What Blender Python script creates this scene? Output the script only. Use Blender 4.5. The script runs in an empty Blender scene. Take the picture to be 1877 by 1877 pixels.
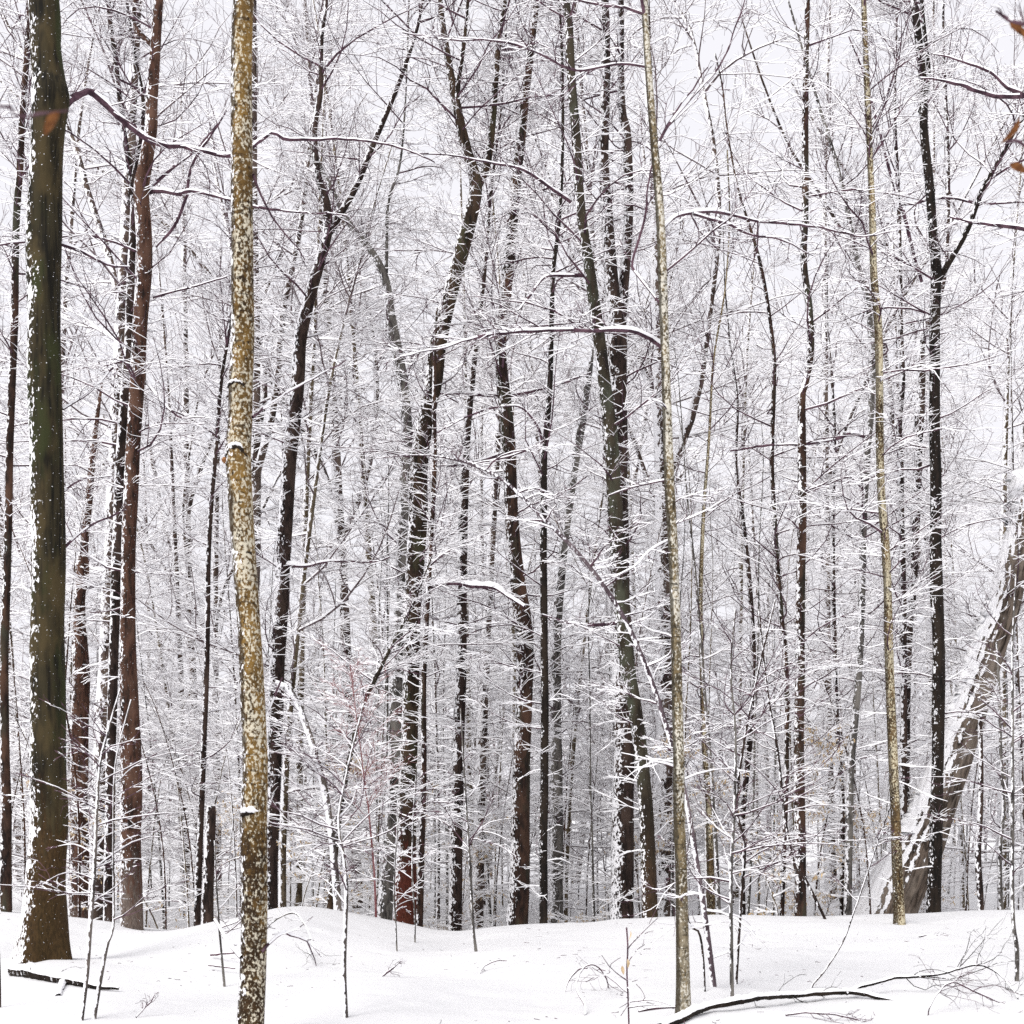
import bpy, math
import numpy as np

# ------------------------------------------------------------------ camera, sky, sun, exposure
SC = bpy.context.scene
C = SC.collection
F, HOR, CZ = 2200.0, 1480.0, 1.6          # focal length and horizon row of the 1877 px photograph, eye height in m
R = math.radians

cam_d = bpy.data.cameras.new('camera')
cam = bpy.data.objects.new('camera', cam_d)
C.objects.link(cam)
cam.location = (0, 0, CZ)
cam.rotation_euler = (R(90), 0, 0)
cam_d.sensor_width = 36
cam_d.lens = 36 * F / 1877
cam_d.shift_y = (HOR - 938.5) / 1877
cam_d.clip_end = 2000
cam_d.dof.use_dof = True
cam_d.dof.focus_distance = 17
cam_d.dof.aperture_fstop = 4.5
SC.camera = cam

SUN_EL, SUN_AZ = 48, 218                   # soft sun behind cloud, high, behind the camera to the left
world = bpy.data.worlds.new('World')
SC.world = world
world.use_nodes = True
nt = world.node_tree
nt.nodes.clear()
sky = nt.nodes.new('ShaderNodeTexSky')
sky.sky_type = 'NISHITA'
sky.sun_disc = False
sky.sun_elevation = R(SUN_EL)
sky.sun_rotation = R(SUN_AZ)
sky.dust_density = 6
hs = nt.nodes.new('ShaderNodeHueSaturation')
hs.inputs['Saturation'].default_value = 0.12
mixw = nt.nodes.new('ShaderNodeMix')
mixw.data_type = 'RGBA'
mixw.inputs[0].default_value = 0.9          # an even cloud layer over the clear sky
mixw.inputs[7].default_value = (5.5, 5.45, 5.75, 1)
bg = nt.nodes.new('ShaderNodeBackground')
bg.inputs['Strength'].default_value = 0.1
wo = nt.nodes.new('ShaderNodeOutputWorld')
nt.links.new(sky.outputs[0], hs.inputs['Color'])
nt.links.new(hs.outputs[0], mixw.inputs[6])
nt.links.new(mixw.outputs[2], bg.inputs['Color'])
nt.links.new(bg.outputs[0], wo.inputs['Surface'])

sun_d = bpy.data.lights.new('sun', 'SUN')
sun_d.energy = 1.5
sun_d.angle = R(35)
sun_d.color = (1, 0.97, 0.93)
sun = bpy.data.objects.new('sun', sun_d)
C.objects.link(sun)
sun.rotation_euler = (R(90 - SUN_EL), 0, R(-38))

SC.view_settings.view_transform = 'Standard'
SC.view_settings.look = 'None'
SC.view_settings.exposure = 0.86
SC.view_settings.gamma = 1
SC.view_settings.use_curve_mapping = False
SC.render.engine = 'CYCLES'
cy = SC.cycles
cy.use_denoising = False
cy.use_adaptive_sampling = False
cy.max_bounces = 3
cy.diffuse_bounces = 4
cy.glossy_bounces = 1
cy.volume_bounces = 1
cy.transmission_bounces = 1
cy.caustics_reflective = cy.caustics_refractive = False
cy.debug_use_spatial_splits = True
SC.render.filter_size = 0.9

# ------------------------------------------------------------------ materials
def new_mat(name):
    m = bpy.data.materials.new(name)
    m.use_nodes = True
    n = m.node_tree.nodes
    b = n['Principled BSDF']
    b.inputs['Specular IOR Level'].default_value = 0.15
    return m, m.node_tree, b

def nd(t, kind, **kw):
    n = t.nodes.new(kind)
    for k, v in kw.items():
        if k in n.inputs:
            n.inputs[k].default_value = v
        else:
            setattr(n, k, v)
    return n

def math_(t, op, a, b=None, clamp=False):
    n = t.nodes.new('ShaderNodeMath')
    n.operation = op
    n.use_clamp = clamp
    for i, v in enumerate((a, b)):
        if v is None:
            continue
        if isinstance(v, (int, float)):
            n.inputs[i].default_value = v
        else:
            t.links.new(v, n.inputs[i])
    return n.outputs[0]

def mixc(t, f, a, b):
    n = t.nodes.new('ShaderNodeMix')
    n.data_type = 'RGBA'
    for s, v in ((0, f), (6, a), (7, b)):
        if isinstance(v, (int, float)):
            n.inputs[s].default_value = v
        elif isinstance(v, tuple):
            n.inputs[s].default_value = v + (1,) if len(v) == 3 else v
        else:
            t.links.new(v, n.inputs[s])
    return n.outputs[2]

def noise(t, vec, scale, detail=4, rough=0.6):
    n = nd(t, 'ShaderNodeTexNoise', Scale=scale, Detail=detail, Roughness=rough)
    t.links.new(vec, n.inputs['Vector'])
    return n.outputs['Fac']

def step(t, v, lo, hi):
    n = t.nodes.new('ShaderNodeMapRange')
    n.interpolation_type = 'SMOOTHSTEP'
    t.links.new(v, n.inputs['Value'])
    n.inputs['From Min'].default_value = lo
    n.inputs['From Max'].default_value = hi
    return n.outputs[0]

def scaled(t, vec, s):
    m = nd(t, 'ShaderNodeMapping')
    m.inputs['Scale'].default_value = s
    t.links.new(vec, m.inputs['Vector'])
    return m.outputs[0]

SNOW = (0.9, 0.9, 0.925)

def bark(name, dark, mid, light, snow=0.5, snow_scale=30, patch=None, patch_amt=0.5, patch_scale=22,
         streak=0.25, scale=18, bands=0.0, speck=0.0, low=None, low_h=1.2, moss=None, bump=0.35, side=0.34, tilt=0.0, left_dark=0.0):
    """bark of streaked colours, lichen patches, cross bands, and snow blown on to the windward side"""
    m, t, b = new_mat(name)
    tc = nd(t, 'ShaderNodeTexCoord').outputs['Object']
    if tilt:
        rm = nd(t, 'ShaderNodeMapping')
        rm.inputs['Rotation'].default_value = (0, -R(tilt), 0)
        t.links.new(tc, rm.inputs['Vector'])
        tc = rm.outputs[0]
    sv = scaled(t, tc, (1, 1, streak))
    n1 = noise(t, sv, scale, 5, 0.65)
    n2 = noise(t, scaled(t, tc, (1, 1, 0.35)), scale * 0.18, 3)
    col = mixc(t, step(t, n1, 0.38, 0.62), dark, mid)
    col = mixc(t, step(t, n2, 0.42, 0.68), col, light)
    if moss:
        col = mixc(t, step(t, noise(t, scaled(t, tc, (1, 1, 0.3)), 3.1, 4), 0.5, 0.68), col, moss)
    if low:
        sep = nd(t, 'ShaderNodeSeparateXYZ')
        t.links.new(tc, sep.inputs[0])
        zz = math_(t, 'ADD', sep.outputs[2], math_(t, 'ADD', math_(t, 'MULTIPLY', n2, 1.6), math_(t, 'MULTIPLY', n1, 2.2)))
        lowc = mixc(t, step(t, noise(t, scaled(t, tc, (1, 1, 0.3)), scale * 2.2, 5, 0.7), 0.36, 0.64), tuple(0.45 * v for v in low), low)
        col = mixc(t, math_(t, 'MULTIPLY', step(t, zz, low_h + 2.4, low_h + 1.5), 0.88), col, lowc)
    if patch:
        dk = noise(t, scaled(t, tc, (1, 1, 0.8)), patch_scale * 0.55, 5, 0.7)
        col = mixc(t, step(t, dk, 0.54, 0.64), col, dark)
        pn = noise(t, scaled(t, tc, (1, 1, 0.7)), patch_scale, 5, 0.62)
        big = noise(t, scaled(t, tc, (1, 1, 0.5)), 2.2, 3)
        pf = math_(t, 'ADD', pn, math_(t, 'MULTIPLY', big, 0.65))
        th = 1.055 - patch_amt * 0.4
        pale = mixc(t, noise(t, tc, patch_scale * 1.7, 3), tuple(0.72 * v for v in patch), tuple(min(1.1 * v, 0.85) for v in patch))
        col = mixc(t, math_(t, 'MULTIPLY', step(t, pf, th - 0.05, th + 0.05), 0.92), col, pale)
    if bands:
        bn = noise(t, scaled(t, tc, (1, 1, 7)), 7, 4, 0.7)
        col = mixc(t, math_(t, 'MULTIPLY', step(t, bn, 0.585, 0.63), bands), col, dark)
    geo = nd(t, 'ShaderNodeNewGeometry')
    if left_dark:                                               # darker tone on the left-facing side, edge broken by noise
        wd = nd(t, 'ShaderNodeVectorMath', operation='DOT_PRODUCT')
        t.links.new(geo.outputs['Normal'], wd.inputs[0])
        wd.inputs[1].default_value = (-1, 0, 0)
        wf = math_(t, 'ADD', wd.outputs['Value'], math_(t, 'MULTIPLY', noise(t, scaled(t, tc, (1, 1, 0.5)), 14, 4, 0.7), 1.3))
        col = mixc(t, math_(t, 'MULTIPLY', step(t, wf, 1.0, 1.35), left_dark), col, dark)
    # snow
    dp = nd(t, 'ShaderNodeVectorMath', operation='DOT_PRODUCT')
    t.links.new(geo.outputs['Normal'], dp.inputs[0])
    dp.inputs[1].default_value = (-0.84, -0.36, 0.7)
    sn = noise(t, scaled(t, tc, (1, 1, 0.6)), snow_scale, 4, 0.6)
    sn2 = noise(t, tc, snow_scale * 0.12, 2)
    sf = math_(t, 'ADD', math_(t, 'MULTIPLY', dp.outputs['Value'], side), math_(t, 'ADD', sn, math_(t, 'MULTIPLY', sn2, 0.5)))
    th = 1.25 - 0.45 * snow
    f = step(t, sf, th - 0.025, th + 0.025)
    if speck:
        sp = noise(t, tc, 55, 2, 0.5)
        f = math_(t, 'MAXIMUM', f, step(t, sp, 0.75 - 0.12 * speck, 0.775 - 0.12 * speck))
    col = mixc(t, f, col, SNOW)
    t.links.new(col, b.inputs['Base Color'])
    b.inputs['Roughness'].default_value = 0.85
    hgt = math_(t, 'ADD', n1, math_(t, 'MULTIPLY', f, 0.8))
    bp = nd(t, 'ShaderNodeBump', Strength=bump, Distance=0.02)
    t.links.new(hgt, bp.inputs['Height'])
    t.links.new(bp.outputs[0], b.inputs['Normal'])
    return m

def plain(name, c1, c2, scale=9.0, rough=0.8):
    m, t, b = new_mat(name)
    tc = nd(t, 'ShaderNodeTexCoord').outputs['Object']
    t.links.new(mixc(t, step(t, noise(t, tc, scale, 3), 0.38, 0.62), c1, c2), b.inputs['Base Color'])
    b.inputs['Roughness'].default_value = rough
    return m

M = {}
M['beech'] = bark('olive_smooth_bark', (0.008, 0.007, 0.005), (0.034, 0.028, 0.015), (0.062, 0.046, 0.021), snow=0.3, snow_scale=30,
                  streak=0.06, scale=24, speck=0.3, low=(0.066, 0.038, 0.015), low_h=1.3, moss=(0.03, 0.034, 0.012), bump=0.2, side=0.42)
M['spotted'] = bark('ochre_lichen_bark', (0.024, 0.014, 0.007), (0.115, 0.066, 0.02), (0.22, 0.13, 0.036), left_dark=0.85, snow=0.26, snow_scale=40,
                    patch=(0.66, 0.61, 0.48), patch_amt=0.45, patch_scale=58, streak=0.6, scale=20, bands=0.7, side=0.36,
                    low=(0.04, 0.022, 0.01), low_h=0.9)
M['spotted_pale'] = bark('pale_ochre_bark', (0.03, 0.024, 0.015), (0.15, 0.11, 0.055), (0.24, 0.19, 0.11), left_dark=0.85, low=(0.36, 0.31, 0.22), low_h=0.4, snow=0.22, snow_scale=42,
                         patch=(0.7, 0.67, 0.58), patch_amt=0.47, patch_scale=64, streak=0.5, scale=26, bands=0.8, side=0.2)
M['spotted_gold'] = bark('golden_bark', (0.022, 0.015, 0.01), (0.105, 0.068, 0.03), (0.19, 0.125, 0.058), snow=0.25, snow_scale=46,
                         patch=(0.62, 0.56, 0.4), patch_amt=0.5, patch_scale=60, streak=0.5, scale=26, bands=0.7, side=0.25, left_dark=0.7)
M['rust'] = bark('rust_brown_bark', (0.014, 0.008, 0.006), (0.055, 0.024, 0.015), (0.1, 0.05, 0.03), snow=0.52, snow_scale=34, scale=26,
                 streak=0.2, bump=0.6, speck=0.3)
M['rust_pale'] = bark('rust_bark_with_pale_foot', (0.015, 0.009, 0.007), (0.072, 0.033, 0.022), (0.115, 0.062, 0.042), snow=0.44, snow_scale=34, scale=26,
                      streak=0.2, bump=0.6, speck=0.4, low=(0.2, 0.16, 0.135), low_h=0.5)
M['dark_rust'] = bark('dark_russet_bark', (0.01, 0.007, 0.006), (0.036, 0.02, 0.015), (0.085, 0.046, 0.03), snow=0.48, snow_scale=30, scale=24,
                      streak=0.22, bump=0.6, side=0.32, moss=(0.045, 0.044, 0.03))
M['red'] = bark('red_stained_bark', (0.009, 0.007, 0.005), (0.034, 0.021, 0.014), (0.065, 0.042, 0.026), snow=0.42, snow_scale=32, scale=26,
                streak=0.2, bump=0.6, low=(0.13, 0.034, 0.022), low_h=1.2, moss=(0.05, 0.047, 0.025))
M['black'] = bark('black_brown_bark', (0.01, 0.007, 0.006), (0.036, 0.023, 0.019), (0.065, 0.043, 0.034), snow=0.54, snow_scale=28, scale=24,
                  streak=0.25, bump=0.6, side=0.34)
M['black_bare'] = bark('dark_bare_bark', (0.007, 0.006, 0.005), (0.02, 0.014, 0.011), (0.03, 0.022, 0.016), snow=0.26, snow_scale=34, scale=20,
                       streak=0.2, bump=0.4, speck=0.2)
M['green'] = bark('green_grey_bark', (0.011, 0.009, 0.007), (0.03, 0.022, 0.014), (0.052, 0.042, 0.028), snow=0.36, snow_scale=30, scale=16,
                  streak=0.25, moss=(0.06, 0.063, 0.043), speck=0.25, low=(0.06, 0.036, 0.02), low_h=0.8)
M['grey'] = bark('grey_bark', (0.03, 0.027, 0.026), (0.12, 0.11, 0.1), (0.2, 0.185, 0.165), snow=0.5, snow_scale=30, scale=24, streak=0.3,
                 bump=0.5)
M['tan'] = bark('tan_furrowed_bark', (0.022, 0.016, 0.012), (0.15, 0.115, 0.09), (0.2, 0.165, 0.135), snow=0.1, snow_scale=14, scale=24, tilt=19,
                streak=0.09, bump=1.0, side=0.62)  # dark streaks paint the shade of the furrows into the colour
M['mauve'] = bark('mauve_sapling_bark', (0.04, 0.026, 0.032), (0.11, 0.08, 0.092), (0.17, 0.135, 0.145), snow=0.62, snow_scale=40, scale=30, side=0.4)
M['white'] = bark('snow_plastered_bark', (0.03, 0.026, 0.024), (0.1, 0.085, 0.075), (0.2, 0.17, 0.15), snow=0.95, snow_scale=34, scale=24)
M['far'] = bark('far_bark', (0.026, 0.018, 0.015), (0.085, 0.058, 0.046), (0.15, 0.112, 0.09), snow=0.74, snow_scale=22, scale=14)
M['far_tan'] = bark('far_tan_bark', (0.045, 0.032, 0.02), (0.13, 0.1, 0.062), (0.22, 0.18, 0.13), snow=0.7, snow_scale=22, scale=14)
M['twig'] = plain('twig_bark', (0.042, 0.022, 0.032), (0.125, 0.07, 0.09))
M['twig_far'] = plain('frosted_faded_twig_bark', (0.1, 0.068, 0.072), (0.23, 0.18, 0.188))  # snow dusting, plus the pale fade of distance put into the colour
M['twig_red'] = plain('red_twig_bark', (0.2, 0.07, 0.075), (0.34, 0.17, 0.17))
M['snow'] = plain('branch_snow', (0.9, 0.9, 0.92), (0.94, 0.94, 0.955), 20, 0.95)
M['leaf'] = plain('dry_leaf', (0.5, 0.36, 0.2), (0.66, 0.52, 0.34), 30)
M['leaf_brown'] = plain('brown_leaf', (0.13, 0.05, 0.018), (0.24, 0.1, 0.035), 60)
M['wood'] = plain('torn_wood', (0.3, 0.14, 0.05), (0.2, 0.085, 0.035), 60)
M['needle'] = plain('hemlock_needles', (0.03, 0.045, 0.025), (0.06, 0.08, 0.045), 20)

def ground_mat():
    m, t, b = new_mat('ground_snow')
    tc = nd(t, 'ShaderNodeTexCoord').outputs['Object']
    t.links.new(mixc(t, noise(t, tc, 0.8, 4), (0.69, 0.694, 0.708), (0.725, 0.727, 0.737)), b.inputs['Base Color'])
    b.inputs['Roughness'].default_value = 0.9
    n1 = noise(t, tc, 3.0, 5, 0.6)
    n2 = noise(t, tc, 60, 3, 0.7)
    h = math_(t, 'ADD', n1, math_(t, 'MULTIPLY', n2, 0.05))
    bp = nd(t, 'ShaderNodeBump', Strength=0.3, Distance=0.06)
    t.links.new(h, bp.inputs['Height'])
    t.links.new(bp.outputs[0], b.inputs['Normal'])
    return m
M['ground'] = ground_mat()

# ------------------------------------------------------------------ terrain
CREST_D = 16.0
_cp = np.array([(-900, 1660), (-300, 1655), (0, 1672), (120, 1685), (240, 1713), (310, 1712), (380, 1693), (440, 1684), (500, 1667), (540, 1665),
                (610, 1676), (720, 1698), (820, 1721), (900, 1709), (1000, 1697), (1200, 1688), (1400, 1684), (1700, 1681), (1877, 1675),
                (2300, 1668), (3000, 1680)], float)
_cx = (_cp[:, 0] - 938.5) / F * CREST_D
_cz = CZ - (_cp[:, 1] - HOR) / F * CREST_D

def sst(v):
    v = np.clip(v, 0, 1)
    return v * v * (3 - 2 * v)

def gh(x, y):
    x = np.asarray(x, float); y = np.asarray(y, float)
    c = sum(np.interp(x + d, _cx, _cz) for d in (-0.3, -0.15, 0, 0.15, 0.3)) / 5
    a = sst((y - 9.5) / (CREST_D - 9.5))
    z = c * a + 0.035 * np.sin(x * 1.3 + 0.7 * y) * np.cos(0.9 * y - 0.5 * x) * (1 - a) + 0.02 * np.sin(2.7 * x + 1.1 * y) * (1 - a)
    s = sst((y - CREST_D) / 8)
    low = -1.35 + 0.25 * np.sin(x * 0.21 + 1.0) * np.cos(y * 0.17) + 0.012 * np.maximum(y - 70, 0)
    z = z * (1 - s) + low * s
    for bx, by, br, bz in BUMPS:
        z = z + bz * np.exp(-((x - bx) ** 2 + (y - by) ** 2) / (br * br))
    return z

BUMPS = []

def W(px, py, D):
    return np.array([(px - 938.5) / F * D, D, CZ + (HOR - py) / F * D])

def G(px, py, lift=0.0):
    """point of the ground seen at a pixel"""
    d = np.array([(px - 938.5) / F, 1.0, (HOR - py) / F])
    t = 3.0
    while t < 60:
        p = d * t
        if CZ + p[2] <= float(gh(p[0], p[1])) + lift:
            break
        t += 0.02
    return np.array([d[0] * t, t, CZ + d[2] * t])

BUMPS = [(p[0], p[1], r, dz) for p, r, dz in ((G(px, py), r, dz) for px, py, r, dz in (
    (72, 1768, 0.55, 0.09), (810, 1780, 0.5, -0.05), (800, 1845, 0.4, -0.05), (1253, 1868, 0.16, 0.05), (1648, 1690, 0.2, 0.05), (1309, 1822, 0.12, 0.03), (243, 1716, 0.45, 0.06), (120, 1785, 0.6, 0.05), (840, 1760, 0.5, -0.03),
    (1420, 1862, 0.5, 0.04)))]
BUMPS.append((13.8, 36.0, 3.2, 1.5))                # a far snow bank showing between the stems

# ------------------------------------------------------------------ mesh building
def make_mesh(name, V, Q, mi, mats, smooth=True):
    me = bpy.data.meshes.new(name)
    V = np.asarray(V, np.float32); Q = np.asarray(Q, np.int32)
    k = Q.shape[1]
    me.vertices.add(len(V)); me.vertices.foreach_set('co', V.ravel())
    me.loops.add(Q.size); me.loops.foreach_set('vertex_index', Q.ravel())
    me.polygons.add(len(Q))
    me.polygons.foreach_set('loop_start', np.arange(0, Q.size, k, dtype=np.int32))
    me.polygons.foreach_set('loop_total', np.full(len(Q), k, np.int32))
    me.polygons.foreach_set('material_index', np.asarray(mi, np.int32))
    me.polygons.foreach_set('use_smooth', np.full(len(Q), smooth))
    me.update(calc_edges=True)
    for m in mats:
        me.materials.append(m)
    return me

def norm(v):
    return v / np.maximum(np.linalg.norm(v, axis=-1, keepdims=True), 1e-9)

Z = np.array([0., 0., 1.])

class Tubes:
    """many tapered twigs in one mesh; material 0 is bark, 1 the snow that lies along the top"""
    def __init__(s):
        s.V, s.Q, s.M, s.n = [], [], [], 0
    def add(s, P, Rr, S, ns=4, lump=None):
        P = np.asarray(P, float)
        if P.ndim == 2:
            P, Rr, S = P[None], np.asarray(Rr)[None], np.asarray(S)[None]
        N, K, _ = P.shape
        T = norm(np.gradient(P, axis=1))
        side = np.cross(T, Z)
        bad = np.linalg.norm(side, axis=-1) < 0.05
        side[bad] = (1, 0, 0)
        side = norm(side)
        up = np.cross(side, T)
        th = np.arange(ns) * 2 * np.pi / ns
        c, sn = np.cos(th), np.sin(th)
        rad = Rr[:, :, None] * np.ones(ns)
        if lump is not None:
            rad = rad * lump
        upo = rad * c + S[:, :, None] * np.maximum(c, 0) ** 0.7
        sdo = rad * sn * (1 + 0.25 * np.clip(S / np.maximum(Rr, 1e-4), 0, 2)[:, :, None] * (c > -0.1))
        V = P[:, :, None] + up[:, :, None] * upo[..., None] + side[:, :, None] * sdo[..., None]
        base = (np.arange(N)[:, None, None] * K + np.arange(K - 1)[None, :, None]) * ns
        j = np.arange(ns); j2 = (j + 1) % ns
        Q = np.stack([base + j, base + j2, base + ns + j2, base + ns + j], -1)
        cm = np.cos((j + 0.5) * 2 * np.pi / ns)
        sm = (S[:, :-1] + S[:, 1:]) * 0.5
        mi = ((sm > 0.0022)[:, :, None] & (cm > 0.2)).astype(int)
        s.V.append(V.reshape(-1, 3)); s.Q.append(Q.reshape(-1, 4) + s.n); s.M.append(mi.ravel()); s.n += N * K * ns
    def mesh(s, name, bark_m, origin, smooth=False, snow_m=None):
        V = np.concatenate(s.V) - np.asarray(origin)
        return make_mesh(name, V, np.concatenate(s.Q), np.concatenate(s.M), [bark_m, snow_m or M['snow']], smooth)

def resample(P, n):
    """Catmull-Rom through the points (any number of columns)"""
    P = np.asarray(P, float)
    if len(P) == 2:
        u = np.linspace(0, 1, n)[:, None]
        return P[0] * (1 - u) + P[1] * u
    A = np.vstack([2 * P[0] - P[1], P, 2 * P[-1] - P[-2]])
    d = np.r_[0, np.cumsum(np.linalg.norm(np.diff(P[:, :3], axis=0), axis=1))]
    u = np.interp(np.linspace(0, d[-1], n), d, np.arange(len(P)))
    i = np.minimum(u.astype(int), len(P) - 2); t = (u - i)[:, None]
    p0, p1, p2, p3 = A[i], A[i + 1], A[i + 2], A[i + 3]
    return 0.5 * (2 * p1 + (p2 - p0) * t + (2 * p0 - 5 * p1 + 4 * p2 - p3) * t ** 2 + (3 * p1 - p0 - 3 * p2 + p3) * t ** 3)

def trunk_mesh(name, P, Rr, mat, origin, rng, ns=16, rough=0.05, furrow=0.0, flare=None):
    """one closed bole with an uneven surface"""
    K = len(P)
    T = norm(np.gradient(P, axis=0))
    side = norm(np.cross(T, np.array([0, 1., 0]))); up = np.cross(side, T)
    th = np.arange(ns) * 2 * np.pi / ns
    hgt = np.r_[0, np.cumsum(np.linalg.norm(np.diff(P, axis=0), axis=1))]
    lump = np.ones((K, ns))
    for k in range(6):
        a, w, ph, q = rng.integers(1, 4), rng.uniform(0.6, 5), rng.uniform(0, 6.3), rng.uniform(0.5, 1)
        lump += rough * q * 0.5 * np.sin(a * th[None] + w * hgt[:, None] + ph)
    if furrow:
        tw = th[None] + 0.25 * np.sin(hgt * 1.3)[:, None] + 0.05 * np.sin(hgt * 9)[:, None]
        rid = np.abs(np.sin(tw * 8 + 0.8 * np.sin(hgt * 3.1)[:, None] + 0.4 * np.sin(hgt * 11)[:, None]))
        lump += furrow * (rid ** 0.6 - 0.7)
    rad = Rr[:, None] * lump
    V = P[:, None] + side[:, None] * (rad * np.cos(th))[..., None] + up[:, None] * (rad * np.sin(th))[..., None]
    if flare is not None:
        V += flare(hgt, th)[..., None] * (side[:, None] * np.cos(th)[None, :, None] + up[:, None] * np.sin(th)[None, :, None])
    b = (np.arange(K - 1)[:, None]) * ns
    j = np.arange(ns); j2 = (j + 1) % ns
    Q = np.stack([b + j, b + j2, b + ns + j2, b + ns + j], -1).reshape(-1, 4)
    V = V.reshape(-1, 3)
    nV = len(V)                                          # close both ends with quads round a centre point
    V = np.vstack([V, P[0], P[-1]])
    e = np.arange(0, ns, 2)
    cap0 = np.stack([np.full(len(e), nV), (e + 2) % ns, (e + 1) % ns, e], -1)
    o = (K - 1) * ns
    cap1 = np.stack([np.full(len(e), nV + 1), o + e, o + (e + 1) % ns, o + (e + 2) % ns], -1)
    Q = np.vstack([Q, cap0, cap1])
    return make_mesh(name, V - np.asarray(origin), Q, np.zeros(len(Q)), [mat], True)

# ------------------------------------------------------------------ branching
def grow(rng, P0, D0, L, K, jit, upw):
    N = len(P0)
    P = np.zeros((N, K, 3)); P[:, 0] = P0
    d = D0.copy(); st = (L / (K - 1))[:, None]
    bend = rng.normal(0, 0.9, (N, 3)) / (K - 1) * np.array([0.75, 0.75, 0.55])      # each twig has its own sweep
    for k in range(1, K):
        P[:, k] = P[:, k - 1] + d * st
        d = norm(d + rng.normal(0, jit, (N, 3)) + bend + np.array([0, 0, upw]))
    return P

def kids(rng, P, Rr, L, n, K, t0=0.15, t1=0.97, ang=(28, 60), lf=(0.3, 0.6), flat=0.35, jit=0.14, upw=0.02, rf=0.55, rmin=0.002, lmax=9):
    N, Kp, _ = P.shape
    if np.ndim(n):
        idx = np.repeat(np.arange(N), n)
    else:
        idx = np.repeat(np.arange(N), n)
    m = len(idx)
    t = rng.uniform(t0, t1, m)
    f = t * (Kp - 1); i = np.minimum(f.astype(int), Kp - 2); w = (f - i)[:, None]
    p0 = P[idx, i] * (1 - w) + P[idx, i + 1] * w
    T = norm(P[idx, i + 1] - P[idx, i])
    r0 = Rr[idx, i] * (1 - w[:, 0]) + Rr[idx, i + 1] * w[:, 0]
    side = np.cross(T, Z); side[np.linalg.norm(side, axis=1) < 0.1] = (1, 0, 0); side = norm(side)
    up = np.cross(side, T)
    ph = np.where(np.abs(T[:, 2]) > 0.75, rng.uniform(0, 2 * np.pi, m), rng.integers(0, 2, m) * np.pi + rng.normal(0, flat, m))
    a = np.radians(rng.uniform(ang[0], ang[1], m))
    d = T * np.cos(a)[:, None] + (side * np.cos(ph)[:, None] + up * np.sin(ph)[:, None]) * np.sin(a)[:, None]
    Lc = np.minimum(L[idx] * rng.uniform(lf[0], lf[1], m) * (1.15 - 0.6 * t), lmax)
    Pc = grow(rng, p0, d, Lc, K, jit, upw)
    rc = np.maximum(np.minimum(r0 * rf, 0.0018 + 0.0038 * Lc), rmin)
    Rc = np.maximum(rc[:, None] * np.linspace(1, 0.35, K), rmin * 0.7)
    return Pc, Rc, Lc

def snow_on(rng, P, Rr, k=1.0, base=0.006, cover=0.8):
    T = norm(np.gradient(P, axis=1))
    hz = np.clip(1.5 - 1.4 * np.abs(T[..., 2]), 0.12, 1)
    N, K = Rr.shape
    s = (base + 0.45 * np.minimum(Rr, 0.04)) * hz * np.linspace(1.12, 0.45, K) * np.clip(rng.normal(1, 0.35, (N, K)), 0.2, 2) * k
    s *= (rng.uniform(0, 1, (N, 1)) < cover + 0.1) * (rng.uniform(0, 1, (N, K)) < cover + 0.08)
    return s

def add_branches(tb, rng, P, Rr, S, ns, L, n2, n3, l2=(0.3, 0.62), l3=(0.3, 0.6), rmin=0.0022, snow=1.0, base=0.006, flat=0.3, cover=0.8, upw=0.02, k3=3):
    tb.add(P, Rr, S, ns)
    if n2 is None:
        return
    P2, R2, L2 = kids(rng, P, Rr, L, n2, 5, lf=l2, flat=flat, rmin=rmin, upw=upw, t0=0.08)
    tb.add(P2, R2, snow_on(rng, P2, R2, snow, base, cover), 4)
    if n3:
        P3, R3, L3 = kids(rng, P2, R2, L2, n3, k3, lf=l3, flat=flat, rmin=rmin * 0.8, upw=upw, t0=0.1, ang=(30, 65))
        tb.add(P3, R3, snow_on(rng, P3, R3, snow, base, cover), 4)

def limbs(rng, P, Rr, n, t0, t1, length, elev, K=8, rmax=0.03, jit=0.12, upw=0.015, rmin=0.004):
    """first-order limbs of an upright bole; elev(t) in degrees, length(t) in m"""
    Kp = len(P)
    t = np.sort(rng.uniform(t0, t1, n))
    f = t * (Kp - 1); i = np.minimum(f.astype(int), Kp - 2); w = (f - i)[:, None]
    p0 = P[i] * (1 - w) + P[i + 1] * w
    r0 = Rr[i]
    az = rng.uniform(0, 2 * np.pi, n)
    e = np.radians(elev(t) + rng.normal(0, 10, n))
    d = np.stack([np.cos(az) * np.cos(e), np.sin(az) * np.cos(e), np.sin(e)], -1)
    L = length(t) * rng.uniform(0.5, 1.25, n)
    B = grow(rng, p0, d, L, K, jit, upw)
    r = np.clip(np.minimum(r0 * 0.5, 0.0032 + 0.0048 * L), rmin, rmax)
    Rb = r[:, None] * np.linspace(1, 0.22, K)
    return B, np.maximum(Rb, rmin * 0.5), L

# ------------------------------------------------------------------ objects
def put(name, me, parent=None, loc=(0, 0, 0)):
    o = bpy.data.objects.new(name, me)
    C.objects.link(o)
    if parent is not None:
        o.parent = parent
    o.location = loc
    return o

def tag(o, label, cat, group=None, kind=None):
    o['label'] = label
    o['category'] = cat
    if group:
        o['group'] = group
    if kind:
        o['kind'] = kind
    return o

def thing(name, label, cat, loc, group=None):
    return tag(put(name, None, None, loc), label, cat, group)

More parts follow.
